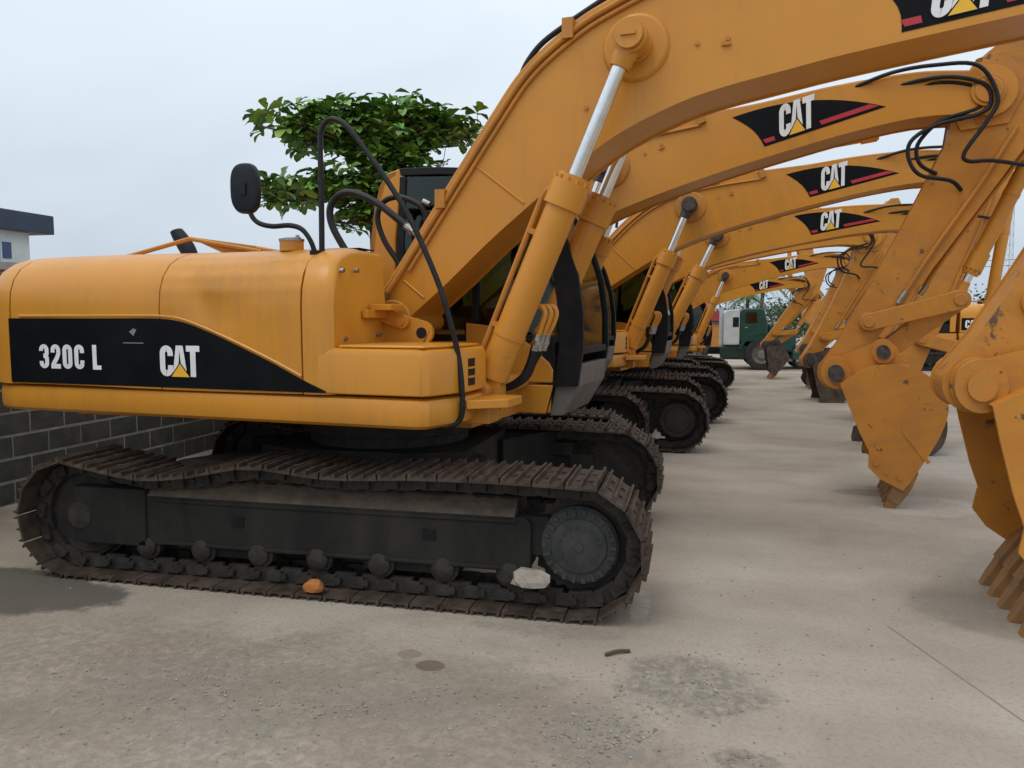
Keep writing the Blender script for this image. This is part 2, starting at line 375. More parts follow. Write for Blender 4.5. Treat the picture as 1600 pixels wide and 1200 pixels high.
def sprocket_mesh(side):
    mb = MB(); n = 46; s = side
    teeth = []
    for k in range(n): a = 2*pi*k/n; r = .335 if k % 2 else .305; teeth.append((r*cos(a), r*sin(a)))
    mb.prism(teeth, -.035, .035)
    return mb.mesh('sprocket', CHAIN)
def cover_mesh(side):
    mb = MB(); n = 44; s = side
    def ring(r, y): return [(r*cos(2*pi*k/n), s*y, r*sin(2*pi*k/n)) for k in range(n)]
    mb.loft([ring(.255, .02), ring(.255, .10), ring(.238, .118), ring(.185, .122), ring(.178, .132), ring(.165, .138), ring(.001, .142)], caps=False)
    for k in range(22):
        a = 2*pi*k/22; M = Matrix.Rotation(-a, 4, 'Y')
        mb.box(.192+.008*(k % 3), .24, min(s*.117, s*.136), max(s*.117, s*.136), -.010-.004*(k % 2), .012, M=M)
    for k in range(16):
        a = 2*pi*k/16+.1; mb.cyl((.13*cos(a), s*.137, .13*sin(a)), (.13*cos(a), s*.150, .13*sin(a)), .0095, 6)
    mb.cyl((0, s*.14, 0), (0, s*.152, 0), .03, 8)
    return mb.mesh('drive_cover', DISC, 30)
def idler_mesh():
    mb = MB(); n = 40
    prof = [(-.17, .05), (-.17, .10), (-.06, .12), (-.06, .30), (-.10, .325), (-.04, .33), (-.035, .35), (.035, .35), (.04, .33), (.10, .325), (.06, .30), (.06, .12), (.17, .10), (.17, .05)]
    mb.loft([[(r*cos(2*pi*k/n), y, r*sin(2*pi*k/n)) for k in range(n)] for y, r in prof])
    return mb.mesh('idler', CHAIN)
def carbody_mesh():
    mb = MB()
    mb.plate([(-.85, -.62), (-.5, -.78), (.5, -.78), (.85, -.62), (.85, .62), (.5, .78), (-.5, .78), (-.85, .62)], .46, .90)
    for sx in (-1, 1):
        for sy in (-1, 1):
            mb.plate([(sx*.45, sy*.55), (sx*.9, sy*.35), (sx*1.25, sy*1.08), (sx*.70, sy*1.08)], .42, .84)
    return mb.mesh('carbody', FRAME)
def bearing_mesh():
    mb = MB(); mb.cyl((0, 0, .88), (0, 0, 1.0), .66, 40); mb.cyl((0, 0, .99), (0, 0, 1.10), .72, 40)
    for k in range(30): a = 2*pi*k/30; mb.cyl((.69*cos(a), .69*sin(a), .972), (.69*cos(a), .69*sin(a), .992), .016, 6)
    return mb.mesh('swing_bearing', CHAIN)

def body_section(v0=-1.37, v1=1.37, both=True):
    R = [(-1.37, 1.387), (-1.372, 1.70), (-1.372, 1.98), (-1.36, 2.10), (-1.325, 2.20), (-1.26, 2.285), (-1.165, 2.345), (-1.04, 2.385), (-.88, 2.405)]
    return R
def hood_mesh(kind):
    mb = MB(); R = body_section(); Lf = [(-v, z) for v, z in R[::-1]]
    def dent(u, v, z):
        if v > -.9 or z < 1.5: return v
        w = math.exp(-((u+.80+(z-2.05)*.25)**2/.012))*math.exp(-((z-2.06)**2/.05))
        return v+.030*w-.010*math.exp(-((u+.98+(z-2.05)*.2)**2/.02))*math.exp(-((z-2.0)**2/.06))+.022*math.exp(-((u+.62)**2/.05+(z-1.95)**2/.02))
    def wob(u, v, z): return (u, v+.004*sin(u*3.1+z*2), z+.004*sin(u*2.3))
    if kind == 'rear':
        sec = R+[(0, 2.418)]+Lf; us = [-2.58+.121*i for i in range(13)]; us[-1] = -1.128
        mb.loft([[wob(u, v, z) for v, z in sec] for u in us])
    elif kind == 'right':
        Rf = []
        for i in range(len(R)-1):
            for k in range(4): t = k/4; Rf.append((R[i][0]+(R[i+1][0]-R[i][0])*t, R[i][1]+(R[i+1][1]-R[i][1])*t))
        Rf.append(R[-1]); sec = Rf+[(-.5, 2.412), (-.5, 1.387)]
        us = [-1.116+i*(1.178/52) for i in range(53)]
        mb.loft([[wob(u, dent(u, v, z), z) for v, z in sec] for u in us])
    elif kind == 'left':
        sec = [(-.49, 1.387), (-.49, 2.412), (0, 2.418)]+Lf; us = [-1.116, -.46]
        mb.loft([[(u, v, z) for v, z in sec] for u in us])
    elif kind == 'tank':
        sec = R+[(-.56, 2.40), (-.56, 1.387)]; cv, cz = -.95, 1.85
        rings = []
        for u, k in ((.075, 1), (.17, 1), (.235, .985), (.275, .955), (.295, .91)):
            rings.append([(u-(.0 if z < 2.2 else (z-2.2)*.25), cv+(v-cv)*k if v < -.6 else v, cz+(z-cz)*k if z > 1.5 else z) for v, z in sec])
        mb.loft(rings)
    elif kind == 'counterweight':
        sec = [(v, z) for v, z in R]+[(0, 2.418)]+Lf
        rings = []
        for u, k in ((-2.592, 1), (-2.68, .996), (-2.79, .977), (-2.88, .942), (-2.95, .885), (-3.01, .80), (-3.05, .66), (-3.065, .4)):
            rings.append([(u, v*k, 1.76+(z-1.76)*(.45+.55*k)) for v, z in sec])
        mb.loft(rings[::-1])
    return mb.mesh('hood_'+kind, PAINT, 40)
def skirt_mesh():
    mb = MB()
    for s in (-1, 1):
        pl = [(-2.92, s*1.20), (-2.80, s*1.31), (-2.60, s*1.36), (.93, s*1.37), (.985, s*1.33), (1.10, s*.98), (1.10, s*.62), (-2.92, s*.9)]
        if s > 0: pl = [(-2.92, 1.2), (-2.80, 1.31), (-2.6, 1.36), (-.44, 1.37), (-.44, .9), (-2.92, .9)]
        prof = [(.035, 1.178), (.008, 1.20), (0, 1.235), (0, 1.33), (.012, 1.365), (.04, 1.376)]
        cx = -.8; rings = []
        for ins, z in prof:
            rings.append([(x-(ins if x > .9 else 0), y-s*ins*(1 if abs(y) > .93 else 0), z) for x, y in pl])
        mb.loft(rings)
    return mb.mesh('side_skirt', PAINT, 30)
def toolbox_mesh():
    mb = MB(); s = -1
    pl = [(.085, -1.369), (.945, -1.369), (.99, -1.33), (1.105, -.99), (1.10, -.60), (.085, -.60)]
    rings = []
    for ins, z in ((0, 1.395), (0, 1.65), (.012, 1.685), (.035, 1.70)):
        rings.append([(x-(ins if x > .9 else 0), y+ins*(1 if y < -.9 else 0), z) for x, y in pl])
    mb.loft(rings)
    mb.plate([(.33, -1.34), (.95, -1.34), (1.06, -1.0), (1.06, -.64), (.33, -.64)], 1.703, 1.722)
    return mb.mesh('toolbox', PAINT, 30)
def toolbox_vent_mesh():
    mb = MB(); M = T(1.105, -.99, 0)
    mb.prism([(0, 0), (1, 0)][:0] or [(1.100, 1.44), (1.108, 1.44), (1.108, 1.625), (1.100, 1.625)], -.96, -.84)
    return mb.mesh('vent_opening', BLACK)
def vent_bars_mesh():
    mb = MB()
    for z in (1.50, 1.562): mb.box(1.104, 1.118, -.965, -.835, z-.007, z+.007)
    return mb.mesh('vent_bar', PAINT)
def platform_mesh():
    mb = MB()
    mb.plate([(1.08, -1.0), (1.12, -1.03), (1.36, -.86), (1.36, -.56), (1.0, -.56)], 1.285, 1.345)
    mb.box(1.02, 1.2, -.82, -.60, 1.16, 1.285)
    return mb.mesh('front_step', PAINT)
def main_frame_mesh():
    mb = MB()
    mb.plate([(-2.5, -.88), (.98, -.58), (1.02, .34), (1.02, .36), (-.42, .9), (-2.5, .88)], 1.09, 1.375)
    mb.box(-2.49, -1.12, -.89, -.50, 1.3, 2.2); 
    for v in (-.46, .40):
        mb.prism([(-.9, 1.37), (.95, 1.37), (1.14, 1.45), (1.16, 1.36), (1.22, 1.28), (1.12, 1.20), (.9, 1.2), (-.9, 1.2)], v, v+.05)
        mb.prism([(-.9, 1.37), (.62, 1.37), (.60, 1.50), (.48, 1.90)]+circ(.26, 1.88, .16, 0, pi*.75, 8)+[(-.1, 1.92), (-.9, 1.80)], v+.004, v+.046)
    mb.cyl((.25, -.50, 1.87), (.25, .49, 1.87), .085, 20); mb.cyl((-.10, -.48, 1.86), (-.10, .47, 1.86), .08, 20)
    mb.cyl((1.06, -.66, 1.375), (1.06, .66, 1.375), .07, 18)
    return mb.mesh('main_frame', PAINT_FLOOR)
def bracket_mesh():
    mb = MB()
    mb.box(.29, .46, -.84, -.62, 1.955, 2.0); mb.box(.29, .33, -.95, -.58, 1.90, 1.96)
    return mb.mesh('tank_step', PAINT)
def lug_mesh():
    mb = MB()
    mb.prism([(.10, 1.70), (.60, 1.70)]+circ(.585, 1.79, .09, -pi/2, pi/2*.8, 7)+[(.40, 1.93), (.12, 2.0)], -.60, -.565)
    mb.prism([(.16, 1.965), (.21, 1.995), (.45, 1.93)]+circ(.44, 1.875, .055, pi/2, -pi/2, 6)+[(.18, 1.90)], -.645, -.607)
    mb.cyl((.435, -.665, 1.875), (.435, -.60, 1.875), .032, 14)
    return mb.mesh('lock_plate', PAINT)
def lug_holes_mesh():
    mb = MB(); mb.cyl((.585, -.604, 1.79), (.585, -.59, 1.79), .042, 18); mb.cyl((.215, -.649, 1.945), (.215, -.64, 1.945), .02, 12)
    return mb.mesh('bolt_hole', BLACK)
def tank_bolts_mesh():
    mb = MB()
    for v, z in ((-1.22, 2.22), (-1.03, 2.23), (-1.2, 1.76), (-.72, 1.78)): mb.cyl((.28, v, z), (.312, v, z), .016, 10)
    return mb.mesh('tank_bolt', FITTING)
def tank_recess_mesh():
    mb = MB(); mb.box(.290, .299, -.92, -.64, 1.90, 1.945); return mb.mesh('tank_slot', BLACK)
def tank_slot_mesh():
    mb = MB(); mb.box(.05, .2, -.82, -.6, 2.404, 2.41); return mb.mesh('tank_top_slot', BLACK)
def cap_mesh():
    mb = MB(); mb.cyl((-.25, -1.0, 2.38), (-.25, -1.0, 2.452), .085, 24)
    return mb.mesh('filler_neck', PAINT)
def cap2_mesh():
    mb = MB(); mb.cyl((-.25, -1.0, 2.452), (-.25, -1.0, 2.468), .09, 24); mb.box(-.30, -.18, -1.015, -.985, 2.468, 2.48); mb.cyl((-.2, -1, 2.478), (-.2, -1, 2.495), .014, 8)
    return mb.mesh('filler_cap', FITTING)
def guard_mesh():
    mb = MB()
    for v in (-.72, .1):
        mb.tube([(-2.05, v, 2.41), (-1.40, v, 2.535), (-.72, v, 2.415)], .018, 6, sub=1)
    mb.prism([(-1.38, 2.53), (-.74, 2.415), (-1.1, 2.415)], -.70, -.69); mb.tube([(-1.40, -.72, 2.535), (-1.40, .1, 2.535)], .018, 6, sub=1)
    return mb.mesh('hood_guard', PAINT_FLOOR)
def exhaust_mesh():
    mb = MB(); n = 14
    P = smooth_path([(-1.62, -.45, 2.40), (-1.68, -.45, 2.50), (-1.78, -.45, 2.64)], 4)
    rings = []
    for i, p in enumerate(P):
        t = i/(len(P)-1); rx = .05+.02*sin(t*pi); ry = .05
        rings.append([(p.x+rx*cos(2*pi*k/n), p.y+ry*sin(2*pi*k/n), p.z+rx*.4*cos(2*pi*k/n)) for k in range(n)])
    mb.loft(rings); return mb.mesh('exhaust_stack', MIRROR_BACK)
def decal_mesh():
    K, W, Y, G = 0, 1, 2, 3; mb = MB(); y = -1.3775
    top = spline2([(-1.30, 1.898), (-1.12, 1.895), (-.92, 1.872), (-.62, 1.775), (-.2, 1.607), (.078, 1.482), (.25, 1.412)], 6)
    P = [(-2.60, 1.40), (.25, 1.40)]+top[::-1]+[(-2.60, 1.898)]
    mb.add([(x, y, z) for x, z in P], [tuple(range(len(P)))], K)
    def M(x, z, sx, sz): return T(x, y-.003, z) @ Matrix.Diagonal((sx, .03, sz, 1))
    x = -2.29
    for ch, w in (('3', .46), ('2', .46), ('0', .46), ('C', .46)):
        glyph(mb, ch, M(x, 1.515, .21, .185), W, w, .19); x += .118
    glyph(mb, 'L', M(x+.06, 1.515, .21, .185), W, .46, .19)
    word_cat(mb, T(-1.125, y-.003, 1.482) @ Matrix.Diagonal((.235, .06, .222, 1)), W, Y, K)
    mb.add([(x_, y-.003, z_) for x_, z_ in ((-1.46, 1.715), (-1.27, 1.715), (-1.27, 1.722), (-1.46, 1.722))], [(0, 1, 2, 3)], G)
    mb.add([(x_, y-.003, z_) for x_, z_ in ((-1.40, 1.80), (-1.36, 1.77), (-1.33, 1.815), (-1.36, 1.825))], [(0, 1, 2, 3)], G)
    return mb.mesh('side_decal', [DECAL_BLACK, DECAL_WHITE, DECAL_YELLOW, mat('decal_grey', (.2, .21, .22), .5)])
def left_decal_mesh():
    K, W, Y = 0, 1, 2; mb = MB(); y = 1.3775
    P = [(-.50, 1.47), (-2.4, 1.47), (-2.4, 1.90), (-.50, 1.90)]
    mb.add([(x, y, z) for x, z in P], [(0, 1, 2, 3)], K)
    word_cat(mb, T(-.62, y+.003, 1.54) @ RZ(pi) @ Matrix.Diagonal((.30, .06, .29, 1)), W, Y, K)
    return mb.mesh('left_decal', [DECAL_BLACK, DECAL_WHITE, DECAL_YELLOW])
def bead_mesh():
    mb = MB(); pts = [(x, -1.372, z+.018) for x, z in ((-2.49, 1.898), (-1.9, 1.898), (-1.30, 1.898), (-1.12, 1.895), (-.92, 1.872), (-.62, 1.775), (-.2, 1.607), (.06, 1.49))]
    mb.tube(pts, .011, 6, sub=5); return mb.mesh('decal_bead', PAINT)
def mirror_mesh():
    mb = MB(); n = 28; c = Vector((-.52, -1.15, 2.82))
    M = T(*c) @ Matrix.Rotation(radians(12), 4, 'Z')
    def ring(k, y): return [M @ Vector((.108*k*math.copysign(abs(cos(2*pi*i/n))**.7, cos(2*pi*i/n)), y, .178*k*math.copysign(abs(sin(2*pi*i/n))**.7, sin(2*pi*i/n)))) for i in range(n)]
    mb.loft([ring(.8, -.035), ring(.94, -.026), ring(1, 0), ring(1, .02), ring(.96, .026)])
    mb.box(-.02, .02, -.05, -.03, -.05, .03, M=M)
    return mb.mesh('mirror_head', MIRROR_BACK)
def mirror_arm_mesh():
    mb = MB(); mb.tube([(-.50, -1.15, 2.70), (-.47, -1.15, 2.62), (-.41, -1.15, 2.57), (-.30, -1.15, 2.545), (-.16, -1.15, 2.546), (-.06, -1.15, 2.515), (.01, -1.15, 2.43), (.045, -1.15, 2.335)], .018, 8)
    mb.cyl((.045, -1.15, 2.335), (.045, -1.15, 2.365), .04, 12)
    return mb.mesh('mirror_arm', BLACK)
def cable_mesh():
    mb = MB(); P = [(0.065, 2.34), (0.07, 2.772), (0.069, 3.10), (0.085, 3.20), (0.135, 3.252), (0.20, 3.25), (0.296, 3.187), (0.43, 3.02), (0.559, 2.852), (0.746, 2.568), (0.93, 2.184), (1.02, 1.929), (1.078, 1.633), (1.104, 1.335), (1.08, 1.213), (.99, 1.165)]
    mb.tube([(u, -1.1 if u < 1.07 else -1.06, z) for u, z in P], .020, 8, sub=5)
    return mb.mesh('handrail', RUBBER)

# boom profiles, in boom axes (x along foot pin -> tip pin for the common boom)
def dense(pts, sub=4): return spline2(pts, sub)
BOOM_B = dict(low=[(-.16, -.14), (.1, -.09), (.5, .08), (.96, .22), (1.45, .33), (1.9, .41), (2.3, .445), (2.7, .44), (3.1, .42), (3.75, .365), (4.42, .285), (4.94, .21), (5.5, .09), (5.9, -.07), (6.03, -.14)],
              up=[(6.03, .27), (5.6, .47), (4.9, .68), (4.2, .84), (3.6, 1.0), (3.0, 1.14), (2.6, 1.2), (2.2, 1.215), (1.8, 1.15), (1.4, 1.0), (.9, .74), (.4, .46), (0, .23), (-.16, .10)],
              tip=(6.12, .05), tipr=.235, pin=(2.5, .92), dec=[(3.9, .855), (4.1, .425), (5.28, .30)], root=(2.75, 1.50), foot=-.10)
def rel(P): return [(u-.25, z-1.86) for u, z in P]
BOOM_A = dict(low=rel([(.12, 1.74), (.30, 1.86), (.334, 1.92), (.65, 2.18), (.99, 2.48), (1.31, 2.735), (1.68, 3.02), (2.006, 3.225), (2.391, 3.385), (2.687, 3.465), (3.045, 3.53), (3.451, 3.60), (4.0, 3.675), (4.434, 3.73), (5.0, 3.80), (5.55, 3.92)]),
              up=rel([(5.6, 4.40), (5.2, 4.50), (4.6, 4.51), (4.0, 4.50), (3.45, 4.47), (2.9, 4.40), (2.4, 4.28), (1.905, 4.10), (1.62, 3.955), (1.285, 3.70), (1.01, 3.35), (.62, 2.81), (.27, 2.32), (.06, 2.03), (.05, 1.86)]),
              tip=(5.65-.25, 4.15-1.86), tipr=.26, pin=(2.103-.25, 3.778-1.86), dec=rel([(3.62, 3.99), (3.775, 3.685), (5.05, 3.86)]), root=(2.5, 2.85), foot=.25)
def boom_mesh(b):
    mb = MB(); tx, tz = b['tip']
    low = dense(b['low'], 3); up = dense(b['up'], 3)
    a = math.atan2(low[-1][1]-tz, low[-1][0]-tx); e = math.atan2(up[0][1]-tz, up[0][0]-tx)
    prof = low+circ(tx, tz, b['tipr'], a+.35, e-.35, 10)+up
    mb.prism(prof, -.262, .262)
    n1 = len(low)
    # side plates stand proud of the top and bottom plates as thin edges
    for s in (-1, 1):
        cxy = [(x, z) for x, z in prof]
        mb.prism(cxy, s*.262 if s < 0 else .262, s*.285) if False else None
    return mb.mesh('boom', PAINT, 30), prof
def inset(prof, d):
    n = len(prof); out = []
    ar = sum(prof[i][0]*prof[(i+1) % n][1]-prof[(i+1) % n][0]*prof[i][1] for i in range(n)); sg = 1 if ar > 0 else -1
    for i in range(n):
        a, p, b = prof[i-1], prof[i], prof[(i+1) % n]
        dx, dz = b[0]-a[0], b[1]-a[1]; q = math.hypot(dx, dz) or 1
        out.append((p[0]-sg*dz/q*d, p[1]+sg*dx/q*d))
    return out
def boom_side_mesh(prof, s):
    mb = MB(); mb.prism(inset(prof, -.012), *sorted((s*.262, s*.287))); return mb.mesh('boom_side_plate', PAINT, 30)
def boom_boss_mesh(b):
    mb = MB(); px_, pz_ = b['pin']
    for s in (-1, 1):
        mb.cyl((px_, s*.285, pz_), (px_, s*.318, pz_), .24, 32, .215); mb.cyl((px_, s*.31, pz_), (px_, s*.36, pz_), .12, 24)
    tx, tz = b['tip']; mb.cyl((tx, -.33, tz), (tx, .33, tz), .12, 24)
    return mb.mesh('pin_boss', PAINT if b is BOOM_A else PAINT_WORN)
def root_lug_mesh(b):
    mb = MB(); x, z = b['root']
    for s in (-1, 1): mb.prism([(x-.30, z-.42), (x+.32, z-.42)]+circ(x, z, .11, .3, pi-.3, 8), s*.12-.02, s*.12+.02)
    return mb.mesh('cylinder_lug', PAINT)
def boom_pin_mesh(b, dark):
    mb = MB(); px_, pz_ = b['pin']
    mb.cyl((px_, -.56, pz_), (px_, .56, pz_), .075, 20); mb.cyl((px_, -.585, pz_), (px_, -.56, pz_), .095, 20); mb.cyl((px_, .56, pz_), (px_, .585, pz_), .095, 20)
    if not dark: mb.box(px_-.05, px_+.05, -.60, -.585, pz_-.012, pz_+.012)
    return mb.mesh('boom_pin', PIN if dark else PAINT)
def weld_mesh(b):
    mb = MB(); up = dense(b['up'], 3); lo = dense(b['low'], 3)
    def near(arr, x): return min(arr, key=lambda p: abs(p[0]-x))
    for p, q in b['seams']:
        for s in (-1, 1): mb.tube([(p[0], s*.289, p[1]-.01), (q[0], s*.289, q[1]+.01)], .009, 6, sub=1)
    return mb.mesh('weld_seam', PAINT)
BOOM_A['seams'] = [((.646, 1.20), (1.034, .88)), ((.037, .345), (.209, .19))]; BOOM_B['seams'] = [((.25, .36), (.45, .08)), ((1.15, .86), (1.42, .34))]
def pipes_mesh(b, kind):
    mb = MB(); up = b['up']; n = len(up); path = [p for p in up if p[0] > (.02 if kind else -.1)][::-1]
    if kind: path = [p for p in up[:-1]][::-1]
    x0, x1 = path[0][0], path[-1][0]
    def off(d, v, a=0, z=None):
        ins = []
        for i, p in enumerate(path):
            q0 = path[max(i-1, 0)]; q1 = path[min(i+1, len(path)-1)]; dx, dz = q1[0]-q0[0], q1[1]-q0[1]; L_ = math.hypot(dx, dz)
            ins.append((p[0]-dz/L_*d, v, p[1]+dx/L_*d))
        return ins[a:z]
    mb.tube(off(.025, -.23), .024, 8); mb.tube(off(-.035, -.305, 0, 8 if not kind else 10), .020, 8); mb.tube(off(-.085, -.303, 1, 9), .014, 8); mb.tube(off(.03, .15), .024, 8); mb.tube(off(.03, .22), .024, 8)
    O = off(0, -.26)
    for i in (2, 5, 8):
        if i < len(O): x, v, z = O[i]; mb.box(x-.04, x+.04, -.335, -.19, z-.07, z+.07)
    return mb.mesh('boom_pipes', PAINT_FLOOR)
def boom_hose_mesh(b):
    mb = MB(); P = [(p[0], p[1]) for p in b['up'] if .95 < p[0] < 3.3][::-1]
    if b is BOOM_A:
        pts = [(.98, 1.80), (1.03, 1.90), (1.14, 2.02), (1.32, 2.13), (1.55, 2.25), (1.9, 2.42), (2.4, 2.58)]
    else: pts = [(1.35, 1.02), (1.42, 1.14), (1.55, 1.22), (1.8, 1.29), (2.1, 1.33), (2.5, 1.33)]
    mb.tube([(x, -.2, z+.03) for x, z in pts], .022, 8)
    return mb.mesh('boom_hose', RUBBER)
def bolts_mesh(b):
    mb = MB(); px_, pz_ = b['pin']
    for x, z in ((px_+.42, pz_-.02), (px_+.62, pz_-.01), (px_-.35, pz_-.38)):
        mb.cyl((x, -.287, z), (x, -.30, z), .016, 10)
    x, z = px_+.61, pz_-.02; mb.box(x-.03, x+.03, -.305, -.287, z-.035, z-.012)
    return mb.mesh('boom_bolt', PAINT_FLOOR)
def boom_decal_mesh(b, faded):
    K, W, Y, R = 0, 1, 2, 3; mb = MB(); (ax, az), (bx, bz), (cx, cz) = b['dec']; y = -.2905
    d = Vector((cx-bx, cz-bz)); L_ = d.length; d /= L_; n = Vector((-d.y, d.x)); H = Vector((ax-bx, az-bz)).dot(n); X0 = Vector((ax-bx, az-bz)).dot(d)
    def P(s, t, k=0): return (bx+d.x*s+n.x*t, y-k, bz+d.y*s+n.y*t)
    left = [(X0*(1-t)**1.0+.05*sin(pi*t)*1.0, H*(1-t)) for t in [i/6 for i in range(7)]]
    top = [(L_*t+X0*(1-t), H*(1-t**2.3)) for t in [i/12 for i in range(13)]]
    poly = left[::-1]+top[1:]
    mb.add([P(*q) for q in poly], [tuple(range(len(poly)))], K)
    mb.add([P(*q, .003) for q in ((.02, .03), (.12, .03), (.115, .075), (.0, .075))], [(0, 1, 2, 3)], R)
    mb.add([P(*q, .003) for q in ((.58, .03), (L_*.95, .03), (L_*.88, .075), (.565, .075))], [(0, 1, 2, 3)], R)
    a = math.atan2(d.y, d.x)
    M = T(*P(.16, .035, .004)) @ RY(a) @ Matrix(((1, 0, .22, 0), (0, 1, 0, 0), (0, 0, 1, 0), (0, 0, 0, 1))) @ Matrix.Diagonal((.235, .06, H*.80, 1))
    word_cat(mb, M, W, Y, K)
    return mb.mesh('boom_decal', [DECAL_BLACK, DECAL_WHITE, DECAL_YELLOW, DECAL_RED])

def barrel_mesh(L_, r, cap=True):
    mb = MB(); mb.cyl((.10, 0, 0), (L_, 0, 0), r, 28); mb.cyl((L_-.20, 0, 0), (L_-.02, 0, 0), r*1.22, 28); mb.cyl((L_-.03, 0, 0), (L_+.03, 0, 0), r*1.05, 28)
    mb.cyl((0, -.075, 0), (0, .075, 0), r*1.05, 20); mb.box(0, .14, -.07, .07, -r*.8, r*.8)
    for k in range(12): a = 2*pi*k/12; mb.cyl((L_-.02, cos(a)*r*1.1, sin(a)*r*1.1), (L_+.008, cos(a)*r*1.1, sin(a)*r*1.1), r*.12, 6)
    mb.cyl((.62*L_ if False else .42, 0, 0), (.46, 0, 0), r*1.06, 28)
    return mb.mesh('cylinder_barrel', PAINT, 30)
def rod_mesh(L_, r):
    mb = MB(); mb.cyl((0, 0, 0), (L_, 0, 0), r, 24); return mb.mesh('cylinder_rod', CHROME)
def rodeye_mesh(r, dark):
    mb = MB(); mb.cyl((0, -.075, 0), (0, .075, 0), r, 22); mb.cyl((-.20, 0, 0), (-.04, 0, 0), r*.62, 18, r*.8)
    return mb.mesh('rod_eye', PIN if dark else PAINT)
def side_pipe_mesh(L_, r):
    mb = MB(); mb.tube([(.22, 0, r+.035), (.5, 0, r+.04), (L_-.35, 0, r+.05), (L_-.15, 0, r+.045), (L_-.10, 0, r*.9)], .022, 8)
    mb.box(.45, .49, -.03, .03, r-.02, r+.04); mb.box(L_-.45, L_-.41, -.03, .03, r-.02, r+.05)
    return mb.mesh('cylinder_pipe', PAINT_FLOOR)
def foot_hoses():
    mb = MB(); 
    for k in range(3): v = -.36+.05*k; mb.tube([(1.39+.02*k, v, 1.69), (1.36, v, 1.58), (1.30, v, 1.46), (1.18, v, 1.38), (1.05, v, 1.36)], .028, 8)
    return mb.mesh('cylinder_hose', RUBBER)
def foot_fittings():
    mb = MB()
    for k in range(3):
        v = -.36+.05*k; mb.cyl((1.385+.02*k, v, 1.66), (1.42+.02*k, v, 1.78), .03, 10); mb.cyl((1.395+.02*k, v, 1.70), (1.41+.02*k, v, 1.735), .037, 6)
    return mb.mesh('hose_fitting', FITTING)
def foot_loops():
    mb = MB()
    for k in range(3):
        v = -.36+.05*k; x = .03*k; mb.tube([(1.42+.02*k, v, 1.77), (1.45+x, v, 1.86), (1.47+x, v, 1.94), (1.44+x, v, 1.985), (1.38+x, v, 1.975)], .02, 8)
    return mb.mesh('pipe_loop', PAINT)
def house_hoses(kind):
    mb = MB()
    if kind == 0:
        mb.tube([(-.22, -.2, 2.34), (-0.258, -.2, 2.408), (-0.403, -.2, 2.647), (-0.424, -.2, 2.804), (-0.337, -.2, 2.903), (-0.188, -.2, 2.911), (0.015, -.2, 2.82), (0.214, -.2, 2.674), (.27, -.2, 2.63)], .030, 10)
    elif kind == 1:
        mb.tube([(.15, .05, 2.2), (0.063, .05, 2.366), (-0.066, .05, 2.556), (-0.124, .05, 2.744), (-0.061, .05, 2.874), (0.089, .05, 2.903), (0.264, .05, 2.832), (0.321, .05, 2.75), (.33, .05, 2.68)], .024, 10)
    else:
        mb.cyl((.26, -.2, 2.637), (.37, -.2, 2.55), .030, 10); mb.cyl((.30, .05, 2.86), (.36, .05, 2.83), .024, 10); mb.cyl((.31, -.2, 2.60), (.335, -.2, 2.578), .037, 6)
        mb.cyl((.09, -.33, 1.99), (.155, -.33, 2.09), .026, 10); mb.cyl((.13, -.375, 2.02), (.185, -.375, 2.10), .02, 10)
        return mb.mesh('hose_coupling', FITTING)
    return mb.mesh('hydraulic_hose', RUBBER)
# cab: profile in (u,z)
CABP = [(-.36, 1.40), (-.39, 2.42), (-.325, 2.88), (-.27, 3.06), (-.20, 3.165), (-.08, 3.20), (.30, 3.19), (.75, 3.15), (1.02, 3.08), (1.16, 2.98), (1.30, 2.80), (1.44, 2.55), (1.54, 2.25), (1.585, 1.95), (1.59, 1.66), (1.545, 1.34)]
def cab_frame_mesh():
    mb = MB()
    for v in (.36, 1.33):
        # rear pillar, sill
        mb.prism([(-.36, 1.40), (-.39, 2.42), (-.325, 2.88), (-.27, 3.06), (-.20, 3.165), (-.08, 3.20), (-.02, 3.19), (-.07, 3.0), (-.12, 2.6), (-.13, 1.40)], v, v+.05)
    mb.loft([[(x, v, z) for x, z in [(-.36, 1.40), (-.39, 2.42), (-.325, 2.88), (-.27, 3.06), (-.20, 3.165), (-.08, 3.20), (-.10, 3.14), (-.20, 3.08), (-.27, 2.86), (-.33, 2.42), (-.30, 1.40)]] for v in (.36, 1.38)])
    # right side lower panels
    mb.prism([(.55, 1.36), (1.33, 1.36), (1.335, 1.47), (1.30, 1.53), (1.10, 1.70), (.90, 1.82), (.55, 1.86)], .345, .37)
    mb.prism([(-.36, 1.38), (.56, 1.38), (.56, 1.70), (-.36, 1.70)], .35, .372)
    return mb.mesh('cab_shell', PAINT, 35)
def cab_sill_mesh():
    mb = MB(); mb.prism([(.62, 1.10), (1.27, 1.10), (1.335, 1.342), (.62, 1.342)], .34, .40); mb.box(-.36, 1.30, .40, 1.38, 1.10, 1.352)
    return mb.mesh('cab_base', PAINT)
